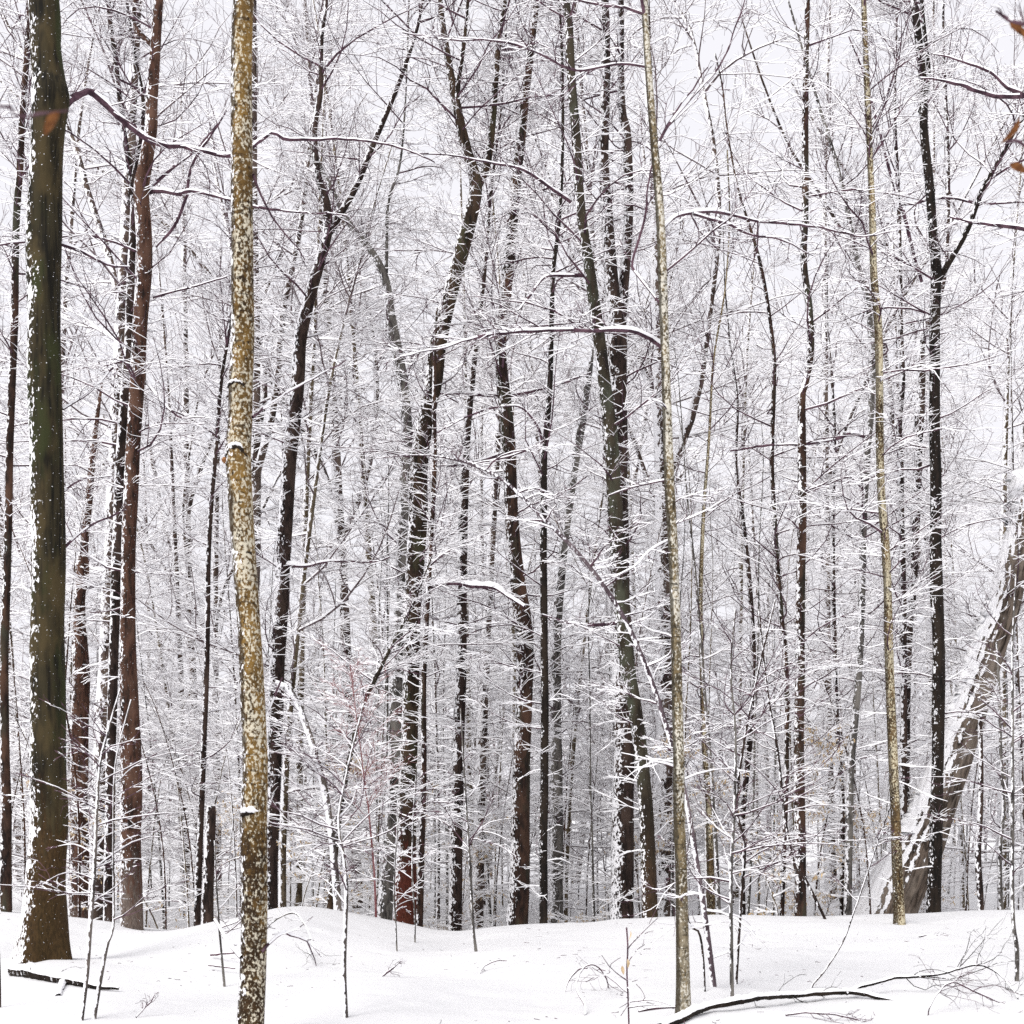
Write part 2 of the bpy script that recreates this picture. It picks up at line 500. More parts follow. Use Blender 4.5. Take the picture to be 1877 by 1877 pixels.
# ground sheet, fine near the camera and reaching the horizon
def ground():
    ys = np.r_[-60, -30, -15, -6, np.arange(0, 8, 0.4), np.arange(8, 17.5, 0.055), np.arange(17.5, 26, 0.15), np.arange(26, 60, 1.0), np.geomspace(60, 1500, 40)]
    xs = np.r_[-np.geomspace(16, 1500, 30)[::-1], np.arange(-15, -8, 0.14), np.arange(-8, 8, 0.055), np.arange(8, 15, 0.14), np.geomspace(15, 1500, 30)]
    X, Y = np.meshgrid(xs, ys)
    Zz = gh(X, Y)
    rng = np.random.default_rng(3)
    for k in range(14):
        a, w, ph = rng.uniform(0, 6.3), rng.uniform(0.8, 6), rng.uniform(0, 6.3)
        Zz = Zz + 0.016 / w * np.sin(w * (X * np.cos(a) + Y * np.sin(a)) + ph) * (np.abs(X) < 15.5) * (Y < 27) * (Y > 0)
    m = (np.abs(X) < 8) & (Y > 8) & (Y < 17.5)            # drip pits and clumps shed from the branches
    xm, ym, zm = X[m], Y[m], Zz[m]
    for k in range(420):
        px_, py_ = rng.uniform(-7.5, 7.5), rng.uniform(8, 17)
        r = rng.uniform(0.06, 0.2); a = rng.choice((-1, 1), p=(0.65, 0.35)) * rng.uniform(0.006, 0.02)
        near = np.abs(ym - py_) < 3 * r
        zm[near] += a * np.exp(-(((xm[near] - px_) * 0.8) ** 2 + (ym[near] - py_) ** 2) / (r * r))
    Zz[m] = zm
    ny, nx = X.shape
    b = (np.arange(ny - 1)[:, None] * nx + np.arange(nx - 1)[None])
    Q = np.stack([b, b + 1, b + nx + 1, b + nx], -1).reshape(-1, 4)
    o = put('ground', make_mesh('ground', np.stack([X, Y, Zz], -1).reshape(-1, 3), Q, np.zeros(len(Q)), [M['ground']]))
    o['kind'] = 'structure'
ground()

def px_path(pts, D, dd=0.0):
    """[(px, py, width px)] -> rows x y z r ; dd = extra depth at the end of the path"""
    n = len(pts)
    out = []
    for k, (x, y, w) in enumerate(pts):
        d = D + dd * k / max(n - 1, 1)
        out.append(np.r_[W(x, y, d), w / 2 / F * d])
    return np.array(out)

_seed = [100]

def stem_rows(pts, D, height, rng, to_ground=True, dd=0.0):
    """pts from the top of the picture down, as (py, px, width); returns rows from the ground up"""
    rows = px_path([(x, y, w) for y, x, w in pts][::-1], D, dd)
    if to_ground:
        g = float(gh(rows[0, 0], rows[0, 1])) - 0.15
        if rows[0, 2] > g:
            k = rows[0].copy()
            k[3] *= 1.1 if rows[0, 2] - g < 1 else 1.25
            k[0] += (rows[0, 0] - rows[1, 0]) * 0.15
            k[2] = g
            rows = np.vstack([k, rows])
    if height and rows[-1, 2] < height:
        d = rows[-1, :3] - rows[-3, :3]; d /= np.linalg.norm(d)
        r = rows[-1, 3]
        n = 4
        for k in range(1, n + 1):
            p = rows[-1, :3] + (d * 0.8 + np.r_[rng.normal(0, 0.06, 2), 0.3]) * (height - rows[-1, 2]) / (n - k + 1)
            rows = np.vstack([rows, np.r_[p, max(r * (1 - 0.8 * k / n), 0.012)]])
    y = rows[:, 1]
    y += np.r_[0, np.cumsum(rng.normal(0, 0.03, len(rows) - 1))]
    return rows

def tree(name, label, pts, D, mat, height=16, stems=(), branches=(), auto=(26, 0.182, 1.4), top=14, n2=9, n3=5, ns=16, rough=0.05,
         furrow=0.0, flare=None, group=None, cat='tree', twig='twig', seed=None, snow=1.0, step_m=0.14, dd=0.0, elev_lo=12, fuzz=46):
    """a traced tree: trunk, forked stems and traced branches with their twigs, and the rest of the crown"""
    _seed[0] += 1
    rng = np.random.default_rng(seed or _seed[0])
    rows = stem_rows(pts, D, height, rng, dd=dd)
    n = max(12, int(np.sum(np.linalg.norm(np.diff(rows[:, :3], axis=0), axis=1)) / step_m))
    rs = resample(rows, n)
    P, Rr = rs[:, :3], np.maximum(rs[:, 3], 0.006)
    org = np.array([P[0, 0], P[0, 1], float(gh(P[0, 0], P[0, 1]))])
    o = thing(name, label, cat, org, group)
    put('trunk', trunk_mesh('trunk', P, Rr, M[mat], org, rng, ns, rough, furrow, flare), o)
    boles = [(P, Rr)]
    for sp, sd, sh in stems:                              # forked upper stems: (points from below, depth offset, height)
        rw = px_path([(x, y, w) for y, x, w in sp], D, sd)
        if sh and rw[-1, 2] < sh:
            d = norm(rw[-1, :3] - rw[-2, :3])
            rw = np.vstack([rw, np.r_[rw[-1, :3] + d * (sh - rw[-1, 2]) * 0.5, rw[-1, 3] * 0.6], np.r_[rw[-1, :3] + d * (sh - rw[-1, 2]), 0.01]])
        n = max(8, int(np.sum(np.linalg.norm(np.diff(rw[:, :3], axis=0), axis=1)) / step_m))
        q = resample(rw, n)
        put('stem', trunk_mesh('stem', q[:, :3], np.maximum(q[:, 3], 0.005), M[mat], org, rng, max(10, ns - 4), rough), o)
        boles.append((q[:, :3], np.maximum(q[:, 3], 0.005)))
    for br in branches:
        make_branch(o, org, rng, D, M[twig] if br.get('twig') is None else M[br['twig']], **{k: v for k, v in br.items() if k != 'twig'})
    tb = Tubes()
    nb, tlo, ln = auto
    for k, (bp_, br_) in enumerate(boles):
        H = np.sum(np.linalg.norm(np.diff(bp_, axis=0), axis=1))
        m = int(nb * H / 14) if k else nb
        if m:
            B, Rb, L = limbs(rng, bp_, br_, m, tlo if not k else 0.1, 0.9, lambda t: ln * (0.45 + 0.7 * np.sin(np.pi * t)), lambda t: elev_lo + 22 * t, K=7)
            add_branches(tb, rng, B, Rb, snow_on(rng, B, Rb, snow, 0.008, 0.88), 5, L, n2, n3, snow=snow, base=0.0075 if D > 12 else 0.0045, cover=0.88)
        if top:
            B, Rb, L = limbs(rng, bp_, br_, top if not k else top // 2, 0.6, 0.99, lambda t: 2.6 * (1.25 - t), lambda t: 40 + 15 * t, K=8, rmax=0.022)
            add_branches(tb, rng, B, Rb, snow_on(rng, B, Rb, snow, 0.01, 0.9), 4, L, n2, 4, base=0.009, cover=0.9)
        if fuzz:
            m = int(fuzz * H / 14)
            B, Rb, L = limbs(rng, bp_, br_, m, 0.04, 0.85, lambda t: 0.5 + 0 * t, lambda t: 10 + 8 * t, K=5, rmin=0.003)
            add_branches(tb, rng, B, Rb, snow_on(rng, B, Rb, snow, 0.011, 0.95), 4, L, 4, 0, l2=(0.3, 0.7), base=0.01, cover=0.95)
    if tb.n:
        put('crown', tb.mesh('crown', M[twig], org), o)
    return o

def make_branch(parent, org, rng, D, bark_m, pts=(), dd=0.0, D0=None, n2=10, n3=5, l2=(0.14, 0.4), snow=1.0, wig=0.016, name='branch', lab=None):
    """a traced limb with its snow and twigs; pts from the trunk outwards as (px, py, width)"""
    rows = px_path(pts, D0 or D, dd)
    Lh = float(np.sum(np.linalg.norm(np.diff(rows[:, :3], axis=0), axis=1)))
    n = max(8, int(Lh / 0.07))
    q = resample(rows, n)
    P = q[:, :3] + np.cumsum(rng.normal(0, wig * 0.35, (n, 3)), axis=0) * np.linspace(0, 1, n)[:, None]
    Rr = np.maximum(q[:, 3], 0.003)
    lump = 1 + rng.normal(0, 0.1, (1, n, 8))
    tb = Tubes()
    S = snow_on(rng, P[None], Rr[None], snow * 0.85, 0.005, 0.86)
    S = (S + np.roll(S, 1, 1) + np.roll(S, -1, 1)) / 3
    S *= np.clip(1.0 + 1.5 * np.convolve(rng.normal(0, 1, n), np.ones(5) / 5, 'same'), 0, 2.1)[None]
    tb.add(P[None], Rr[None], S, 8, lump)
    if n2:
        P2, R2, L2 = kids(rng, P[None], Rr[None], np.array([Lh]), n2, 6, lf=l2, flat=0.4, rmin=0.0028, t0=0.12, lmax=1.3)
        tb.add(P2, R2, snow_on(rng, P2, R2, snow, 0.0035 + 0.0002 * D), 4)
        if n3:
            P3, R3, L3 = kids(rng, P2, R2, L2, n3, 4, lf=(0.25, 0.55), flat=0.35, rmin=0.0022, ang=(30, 60))
            tb.add(P3, R3, snow_on(rng, P3, R3, snow, 0.003 + 0.0002 * D), 4)
    o = put(name, tb.mesh(name, bark_m, org), parent)
    if lab:
        o['label'] = lab
    return o

# ------------------------------------------------------------------ the trees one can pick out
def beech_flare(h, th):
    f = np.exp(-h / 0.38)[:, None]
    return 0.12 * f * np.maximum(0, np.cos(th))[None] ** 1.5 + 0.05 * f * (1 + np.sin(4 * th + 0.6))[None]

tree('beech_tree', 'thickest dark olive-brown smooth tree with snow-flecked flared foot', [
    (0, 83, 54), (90, 87, 55), (150, 93, 59), (185, 98, 66), (230, 95, 60), (300, 88, 58), (420, 84, 60), (600, 85, 57), (800, 90, 59), (1000, 91, 59),
    (1200, 88, 60), (1400, 88, 62), (1500, 87, 65), (1600, 85, 70), (1680, 82, 76), (1762, 81, 80)], 12.4, 'beech', height=17, ns=48, rough=0.05, furrow=0.022,
    flare=beech_flare, fuzz=0, auto=(4, 0.5, 1.0), top=16, step_m=0.07, branches=[
        dict(pts=[(112, 192, 24), (128, 183, 14), (150, 171, 11), (165, 168, 12), (190, 188, 13), (215, 212, 12), (245, 235, 12), (265, 250, 11), (300, 265, 10),
                  (330, 266, 9), (360, 272, 8), (420, 281, 8), (455, 270, 7), (480, 252, 7), (503, 239, 6), (525, 249, 7), (560, 248, 6), (610, 244, 5),
                  (680, 242, 4), (740, 252, 3), (800, 275, 2)], dd=1.2, n2=14, n3=5, l2=(0.08, 0.25)),
        dict(pts=[(105, 445, 8), (150, 460, 6), (200, 485, 5), (235, 488, 3)], dd=0.4, n2=7, n3=4),
        dict(pts=[(115, 750, 5), (160, 720, 4), (205, 672, 3)], dd=0.5, n2=6, n3=4),
        dict(pts=[(60, 440, 6), (30, 445, 5), (-30, 452, 3)], dd=-0.4, n2=6, n3=4),
        dict(pts=[(110, 1010, 5), (160, 970, 4), (230, 940, 3)], dd=0.3, n2=6, n3=4),
        dict(pts=[(112, 905, 4), (150, 880, 3), (210, 870, 2)], dd=0.3, n2=5, n3=4),
    ])

t2 = tree('maple_tree', 'nearest slender tree, golden bark mottled with cream lichen and a dark scar', [
    (0, 440, 37), (300, 441, 40), (420, 444, 40), (600, 443, 42), (700, 440, 43), (770, 438, 43), (830, 437, 46), (880, 441, 44), (1000, 446, 43), (1150, 456, 42),
    (1250, 463, 45), (1400, 468, 46), (1500, 464, 49), (1650, 465, 47), (1760, 461, 47), (1880, 459, 49), (1950, 458, 54)], 8.0, 'spotted', height=13, ns=32,
    rough=0.025, fuzz=0, auto=(3, 0.7, 0.8), top=14, step_m=0.05, branches=[
        dict(pts=[(482, 1320, 5), (500, 1290, 4), (520, 1240, 3)], dd=0.2, n2=3, n3=2),
        dict(pts=[(463, 765, 5), (500, 738, 4), (560, 705, 3), (640, 662, 2)], dd=0.6, n2=6, n3=3),
        dict(pts=[(464, 320, 5), (480, 365, 4), (505, 420, 3), (540, 480, 2)], dd=0.5, n2=4, n3=3),
        dict(pts=[(480, 1745, 5), (500, 1722, 5), (522, 1706, 5), (535, 1712, 4), (560, 1716, 3), (572, 1740, 2), (578, 1760, 1.6)], dd=0.5, n2=4, n3=2),
        dict(pts=[(442, 1755, 8), (425, 1735, 7), (408, 1710, 6), (392, 1682, 4)], dd=0.2, n2=2, n3=0),
    ])

def knot(parent, px, py, rw, rh, span, thick, snow=0.0, torn=False, seed=1, Rt=0.081):
    """a branch scar on the bole: a dark lumpy brow over a callus, snow caught on it"""
    rng = np.random.default_rng(seed)
    org = np.array(parent.location)
    ax = W(px, py, 8.0)
    def on(lx, lz, lift=0.0):
        lx = np.clip(lx, -0.076, 0.076)
        r = Rt + lift
        a = np.arcsin(lx / Rt)
        return ax + np.array([r * np.sin(a), -r * np.cos(a), lz])
    n = 26
    q = np.radians(np.linspace(span[0], span[1], n))
    P = np.array([on(rw * math.cos(v), rh * math.sin(v)) for v in q]) + rng.normal(0, 0.0022, (n, 3))
    env = np.sin(np.linspace(0.12, np.pi - 0.12, n)) ** 0.6
    Rr = thick * env * (1 + 0.3 * np.convolve(rng.normal(0, 1, n), np.ones(3) / 3, 'same'))
    tb = Tubes()
    tb.add(P[None], np.maximum(Rr, 0.002)[None], np.zeros((1, n)), 10, 1 + rng.normal(0, 0.16, (1, n, 10)))
    kn = put('knot', tb.mesh('knot', M['black_bare'], org, True), parent)
    if snow:
        m = 14
        v = np.radians(np.linspace(40, 165, m))
        P = np.array([on(rw * 1.02 * math.cos(a), rh * math.sin(a) + thick * 1.1, 0.006) for a in v]) + rng.normal(0, 0.002, (m, 3))
        Rs = snow * np.sin(np.linspace(0.2, np.pi - 0.2, m)) * np.clip(1 + 0.45 * rng.normal(0, 1, m), 0.4, 1.7)
        tb = Tubes()
        tb.add(P[None], Rs[None], Rs[None] * 0.5, 8, 1 + rng.normal(0, 0.15, (1, m, 8)))
        put('snow_cap', tb.mesh('snow_cap', M['snow'], org, True), kn)
    if torn:
        b = on(-0.07, -rh * 0.1)
        rr = np.array([[*(b + [0.02, 0.02, 0]), 0.026], [*(b + [-0.008, -0.012, 0.004]), 0.021], [*(b + [-0.02, -0.022, 0.01]), 0.012]])
        r2 = resample(rr, 7)
        st = put('stub', trunk_mesh('stub', r2[:, :3], r2[:, 3], M['wood'], org, rng, 12, 0.22), kn)
        st['label'] = 'torn orange-brown branch stub'
knot(t2, 437, 846, 0.058, 0.07, (-50, 215), 0.019, 0.009, True, 3)
knot(t2, 437, 716, 0.055, 0.03, (0, 185), 0.009, 0.006, False, 4)
knot(t2, 464, 1496, 0.06, 0.022, (70, 190), 0.017, 0.014, False, 5, 0.088)
knot(t2, 447, 1018, 0.06, 0.008, (-10, 60), 0.006, 0, False, 6)
knot(t2, 460, 1250, 0.06, 0.01, (90, 190), 0.006, 0, False, 7)

tree('oak_tree', 'rust-brown rough tree with a kinked upper stem and a broken fork', [
    (0, 293, 17), (85, 288, 19), (205, 281, 22), (239, 283, 21), (324, 269, 25), (358, 263, 27), (426, 267, 28), (494, 267, 28), (580, 262, 27), (680, 256, 27),
    (800, 249, 25), (900, 246, 26), (1050, 240, 26), (1237, 241, 30), (1400, 245, 38), (1550, 244, 38), (1700, 243, 41), (1716, 243, 46)], 16.8, 'rust_pale', height=19, ns=24,
    auto=(20, 0.2, 1.6), stems=[([(88, 286, 10), (60, 255, 9), (40, 244, 9), (0, 248, 9)], 0.3, 14)], branches=[
        dict(pts=[(272, 350, 12), (300, 350, 8), (330, 356, 8), (350, 350, 7), (400, 362, 5), (430, 370, 5), (500, 385, 4), (640, 396, 2)], n2=12, n3=5, dd=-0.8),
        dict(pts=[(342, 352, 6), (350, 310, 5), (365, 280, 5), (400, 232, 3), (415, 205, 2)], n2=6, n3=4, dd=-0.3),
        dict(pts=[(344, 356, 5), (320, 415, 5), (288, 455, 4)], n2=4, n3=4),
        dict(pts=[(280, 340, 6), (320, 305, 5), (355, 278, 4), (395, 232, 3)], n2=6, n3=4, dd=0.4),
        dict(pts=[(268, 700, 6), (300, 740, 4), (330, 765, 3), (375, 765, 2)], n2=8, n3=5, dd=-0.5),
        dict(pts=[(280, 545, 6), (330, 530, 4), (420, 505, 3)], n2=8, n3=5),
    ])
tree('ash_tree', 'black and white speckled stem leaning against the rust-brown tree, forking high', [
    (0, 192, 8), (100, 207, 9), (200, 218, 10), (300, 234, 11), (360, 243, 13), (480, 240, 14), (620, 234, 15), (720, 228, 16), (830, 222, 18), (1000, 215, 19),
    (1237, 207, 17), (1450, 203, 18), (1650, 200, 20)], 18, 'black', height=19, auto=(26, 0.18, 1.7),
    stems=[([(355, 240, 10), (250, 258, 8), (180, 262, 7), (90, 245, 6), (0, 232, 5)], 0.4, 15)])
tree('maple_tree', 'dark curving tree behind the golden-barked one, forking into two high limbs', [
    (0, 603, 6), (90, 593, 8), (180, 590, 10), (250, 579, 11), (330, 586, 12), (380, 600, 15), (430, 603, 17), (480, 590, 20), (540, 570, 22), (620, 551, 24), (700, 545, 25),
    (850, 530, 26), (1000, 519, 27), (1100, 514, 28), (1237, 507, 28), (1400, 501, 26), (1550, 497, 24), (1660, 496, 25)], 20, 'black', height=22,
    auto=(28, 0.2, 1.9), stems=[([(425, 604, 14), (395, 622, 13), (340, 653, 12), (260, 686, 11), (160, 728, 9), (60, 762, 7), (0, 775, 6)], 0.5, 20)],
    branches=[dict(pts=[(525, 1035, 8), (560, 1038, 6), (610, 1030, 5), (690, 1035, 4), (720, 1030, 3)], n2=10, n3=5, dd=-0.6)])
tree('oak_tree', 'grey leaning stem crossing beside the red-footed tree in the middle', [
    (250, 560, 5.5), (330, 600, 7.7), (410, 640, 9.9), (460, 680, 12.1), (512, 706, 15.4), (580, 716, 18.7), (640, 727, 19.8), (700, 738, 19.8), (800, 746, 20.9), (880, 742, 22.0), (1000, 738, 23.1),
    (1100, 735, 23.1), (1237, 728, 24.2), (1400, 722, 25.3), (1550, 714, 26.4), (1690, 704, 33.0)], 20.5, 'grey', height=None, auto=(28, 0.2, 1.8), top=0,
    stems=[([(500, 708, 7), (375, 711, 6), (305, 732, 5), (200, 742, 4), (0, 750, 3)], 0.3, 16)])
tree('oak_tree', 'stout tree with red-stained foot in the dip, dividing high into several limbs', [
    (0, 806, 10.3), (100, 820, 12.6), (200, 838, 16.1), (280, 856, 19.5), (340, 872, 23.0), (400, 862, 26.4), (500, 836, 27.6), (580, 815, 29.9), (640, 802, 31.0), (700, 795, 31.0), (760, 783, 29.9),
    (850, 769, 34.5), (950, 765, 35.6), (1100, 757, 32.2), (1237, 753, 29.9), (1400, 748, 32.2), (1500, 745, 36.8), (1700, 743, 46.0)], 19, 'red', height=21, ns=20,
    auto=(28, 0.2, 1.9), stems=[
        ([(350, 872, 16), (300, 893, 14), (200, 905, 12), (100, 912, 10), (0, 926, 8)], 0.5, 18),
        ([(320, 864, 12), (260, 850, 10), (180, 838, 9), (80, 850, 8), (0, 858, 6)], -0.4, 17)],
    branches=[
        dict(pts=[(790, 1075, 8), (830, 1068, 9), (870, 1074, 9), (910, 1078, 8), (940, 1096, 7), (965, 1110, 5)], n2=8, n3=4, dd=-1.2, snow=1.6),
        dict(pts=[(782, 1040, 6), (830, 1005, 5), (900, 975, 3)], n2=8, n3=5)])
tree('ironwood_tree', 'thin dark stem standing close against the red-footed tree', [
    (560, 800, 4), (700, 795, 7), (850, 795, 9), (1000, 788, 9), (1237, 776, 10), (1400, 776, 10), (1550, 772, 12), (1700, 768, 13)], 18.4, 'dark_rust', height=9, auto=(26, 0.15, 1.2), top=6)
tree('ash_tree', 'straight dark tree rising from the lowest point of the dip', [
    (350, 900, 6), (500, 888, 8), (620, 874, 10), (750, 860, 13), (850, 853, 15), (1000, 848, 18), (1237, 845, 20), (1400, 839, 22), (1550, 836, 24), (1725, 833, 26)], 21, 'black', height=18, auto=(28, 0.2, 1.8))
tree('oak_tree', 'sinuous dark tree with orange-brown upper bark, just past the dip', [
    (0, 984, 11.2), (150, 966, 14.6), (250, 956, 16.8), (350, 945, 19.0), (420, 938, 20.2), (500, 931, 22.4), (620, 918, 22.4), (700, 921, 23.5), (800, 931, 24.6), (900, 936, 24.6), (1000, 941, 26.9),
    (1060, 948, 28.0), (1150, 960, 31.4), (1237, 962, 31.4), (1400, 956, 32.5), (1550, 954, 34.7), (1700, 947, 42.6)], 19.5, 'dark_rust', height=21, ns=20, auto=(28, 0.2, 1.9), branches=[
        dict(pts=[(935, 725, 7), (980, 715, 6), (1030, 700, 5), (1080, 680, 3)], n2=10, n3=5, dd=-0.5),
        dict(pts=[(915, 725, 8), (870, 722, 8), (815, 722, 5), (780, 715, 3)], n2=10, n3=5, dd=-0.7),
        dict(pts=[(925, 830, 7), (880, 845, 7), (840, 855, 5), (800, 858, 3)], n2=10, n3=5, dd=0.3)])
tree('cherry_tree', 'very slim straight black tree between the sinuous tree and the leaning pair', [
    (0, 1024, 4), (150, 1030, 5), (300, 1030, 6), (420, 1024, 7), (500, 1014, 8), (620, 1010, 9), (700, 1008, 10), (800, 1001, 11), (850, 997, 12), (1000, 996, 13), (1237, 998, 14),
    (1400, 998, 15), (1550, 996, 15), (1690, 996, 15)], 18, 'black_bare', height=16, auto=(26, 0.18, 1.6), branches=[
        dict(pts=[(992, 815, 6), (965, 825, 5), (930, 838, 4), (860, 850, 3)], n2=8, n3=5, dd=0.3),
        dict(pts=[(995, 812, 5), (985, 780, 5), (960, 750, 4), (930, 745, 3), (880, 755, 3), (800, 800, 2)], n2=12, n3=5, dd=-0.5)])
tree('dead_tree', 'dead snapped tree leaning out above the slim black one, capped with snow', [
    (640, 1086, 6), (690, 1079, 12), (760, 1068, 16), (850, 1054, 16), (950, 1040, 15), (1030, 1030, 16), (1150, 1021, 18), (1300, 1018, 20), (1450, 1020, 24), (1690, 1019, 26)], 22.5, 'grey',
    height=None, auto=(34, 0.1, 1.5), top=0)
tree('beech_tree', 'leaning smooth tree with greenish upper bark crossing in front of the stout dark one', [
    (0, 1038, 13.7), (50, 1042, 14.7), (150, 1047, 15.8), (250, 1055, 16.8), (350, 1060, 16.8), (420, 1067, 17.9), (500, 1080, 19.9), (600, 1094, 22.1), (700, 1106, 23.1), (800, 1118, 25.2), (900, 1125, 27.3),
    (1000, 1132, 28.4), (1150, 1143, 28.4), (1237, 1152, 27.3), (1300, 1163, 26.2), (1400, 1176, 25.2), (1500, 1185, 26.2), (1680, 1191, 29.4)], 17, 'green', height=18, ns=24, rough=0.03,
    auto=(26, 0.15, 1.6), branches=[
        dict(pts=[(1068, 505, 7), (1040, 505, 6), (1000, 508, 5), (975, 540, 4), (950, 570, 3)], n2=8, n3=5, dd=-0.4, snow=1.0),
        dict(pts=[(1046, 370, 7), (1010, 345, 6), (960, 312, 5), (900, 298, 4), (830, 285, 3), (740, 280, 2)], n2=14, n3=6, dd=-0.9, snow=1.0),
        dict(pts=[(1142, 1140, 7), (1090, 1146, 6), (1030, 1140, 5), (990, 1128, 3)], n2=8, n3=5, dd=-0.6, snow=1.0)])
tree('oak_tree', 'stout dark tree with snow-plastered side, splitting into two upright stems', [
    (0, 1108, 13.2), (100, 1110, 15.4), (200, 1108, 17.6), (300, 1105, 19.8), (400, 1112, 22.0), (540, 1121, 26.4), (620, 1130, 35.2), (700, 1131, 34.1), (900, 1135, 30.8), (1000, 1138, 30.8),
    (1200, 1138, 33.0), (1300, 1141, 35.2), (1400, 1144, 37.4), (1500, 1141, 39.6), (1690, 1139, 44.0)], 20, 'black', height=22, ns=20, auto=(28, 0.2, 1.9),
    stems=[([(620, 1138, 18), (540, 1142, 19), (400, 1152, 18), (300, 1151, 17), (240, 1148, 16), (200, 1140, 14), (100, 1138, 12), (0, 1138, 11)], 0.3, 20)])
def foot_flare(h, th):
    return 0.022 * np.exp(-h / 0.14)[:, None] * (1 + 0.6 * np.sin(3 * th + 1))[None]

tree('birch_tree', 'slender pale tree with yellow lichen whose foot shows beside the fallen branch', [
    (0, 1178, 11), (100, 1180, 12), (200, 1187, 13), (300, 1195, 14), (400, 1203, 15), (500, 1208, 16), (600, 1212, 16), (700, 1215, 16), (800, 1218, 17), (900, 1222, 18), (1000, 1228, 18),
    (1100, 1232, 18), (1237, 1236, 19), (1400, 1240, 20), (1500, 1243, 21), (1600, 1247, 22), (1750, 1250, 24), (1862, 1253, 27)], 9.15, 'spotted_pale', height=12, flare=foot_flare, ns=24, rough=0.04,
    step_m=0.05, fuzz=12, auto=(10, 0.3, 0.9), top=12, branches=[
        dict(pts=[(1213, 636, 8), (1190, 620, 8), (1160, 606, 8), (1120, 603, 8), (1080, 605, 7), (1030, 603, 7), (990, 604, 7), (940, 605, 6), (890, 612, 5), (850, 622, 4), (800, 637, 3), (740, 652, 2)],
             dd=-1.2, n2=20, n3=6, snow=1.0, l2=(0.1, 0.35)),
        dict(pts=[(1213, 420, 7), (1240, 396, 7), (1290, 388, 6), (1330, 392, 6), (1380, 405, 5), (1440, 412, 5), (1490, 420, 4), (1590, 438, 3), (1650, 430, 2)], dd=1.5, n2=18, n3=6, snow=1.0, l2=(0.1, 0.35)),
        dict(pts=[(1270, 392, 5), (1330, 410, 5), (1380, 432, 4), (1430, 440, 3), (1500, 470, 2)], dd=0.6, D0=9.4, n2=10, n3=5, snow=1.0),
        dict(pts=[(1182, 122, 5), (1140, 116, 5), (1100, 122, 5), (1060, 128, 5), (1030, 118, 4), (990, 95, 4), (940, 78, 4), (880, 64, 3), (810, 58, 3), (720, 45, 2)], dd=-0.9, n2=18, n3=6, snow=1.0, l2=(0.1, 0.35)),
        dict(pts=[(1198, 290, 5), (1220, 240, 5), (1260, 190, 4), (1320, 120, 3), (1365, 10, 2)], dd=0.8, n2=10, n3=5),
        dict(pts=[(1212, 560, 4), (1170, 505, 4), (1160, 480, 4), (1185, 400, 4), (1192, 340, 3), (1220, 250, 3), (1300, 120, 2)], dd=0.4, n2=8, n3=4),
        dict(pts=[(1225, 990, 4), (1190, 1010, 4), (1160, 1040, 3), (1100, 1070, 2)], dd=-0.4, n2=8, n3=5),
        dict(pts=[(1220, 880, 4), (1170, 890, 4), (1120, 905, 3)], dd=0.3, n2=6, n3=5),
    ])
tree('hickory_tree', 'brown tree with a jog halfway up, standing alone right of the pale slender one', [
    (0, 1480, 9), (100, 1478, 10), (200, 1477, 11), (300, 1478, 12), (400, 1477, 12), (480, 1475, 12), (560, 1485, 12), (640, 1486, 13), (700, 1477, 13), (730, 1469, 15), (850, 1470, 16), (950, 1470, 17),
    (1100, 1468, 17), (1237, 1466, 18), (1400, 1465, 19), (1550, 1466, 20), (1680, 1467, 22)], 18, 'dark_rust', height=18, ns=18, auto=(24, 0.18, 1.7))
tree('maple_tree', 'slender golden-barked tree rooted on the crest in front of the leaning trunk', [
    (0, 1578, 9), (100, 1584, 10), (200, 1588, 11), (300, 1593, 11), (400, 1597, 12), (500, 1600, 13), (600, 1605, 14), (700, 1610, 14), (800, 1612, 14), (900, 1615, 14), (1000, 1622, 15),
    (1100, 1627, 15), (1237, 1630, 16), (1400, 1637, 17), (1500, 1640, 18), (1600, 1645, 19), (1690, 1648, 20)], 15.2, 'spotted_gold', height=15, flare=foot_flare, ns=20, auto=(22, 0.2, 1.3), step_m=0.08)
tree('aspen_tree', 'pale grey tree with dark rings beside the golden-barked one, bending away above', [
    (0, 1440, 3), (200, 1500, 5), (300, 1530, 6), (400, 1552, 8), (500, 1572, 9), (560, 1590, 10), (640, 1596, 12), (750, 1595, 12), (850, 1586, 12), (1000, 1580, 12), (1100, 1578, 12), (1237, 1572, 13),
    (1400, 1560, 14), (1500, 1557, 14), (1685, 1553, 15)], 19, 'grey', height=None, auto=(24, 0.18, 1.6), top=8, branches=[
        dict(pts=[(1584, 800, 6), (1560, 795, 6), (1530, 805, 5), (1480, 812, 5), (1420, 815, 4), (1340, 825, 3)], n2=12, n3=5, dd=-1.0, snow=1.0)])
tree('cherry_tree', 'tall near-black bare tree with a strong forked limb, crossing the leaning trunk', [
    (0, 1664, 11), (20, 1665, 12), (100, 1674, 13), (180, 1685, 14), (250, 1686, 14), (350, 1696, 16), (440, 1702, 17), (500, 1706, 18), (600, 1706, 19), (700, 1707, 18), (800, 1708, 19), (900, 1710, 20),
    (1000, 1711, 21), (1080, 1714, 23), (1150, 1718, 22), (1237, 1720, 22), (1400, 1718, 22), (1500, 1715, 23), (1680, 1712, 27)], 17.5, 'black_bare', height=18, ns=20, auto=(32, 0.15, 1.7),
    stems=[([(205, 1686, 7), (170, 1698, 8), (130, 1702, 8), (80, 1697, 7), (0, 1689, 6)], 0.3, 15),
           ([(530, 1710, 12), (500, 1728, 12), (470, 1746, 11), (420, 1774, 10), (350, 1800, 9), (300, 1828, 8), (240, 1860, 6), (180, 1900, 4)], -0.8, 0)])
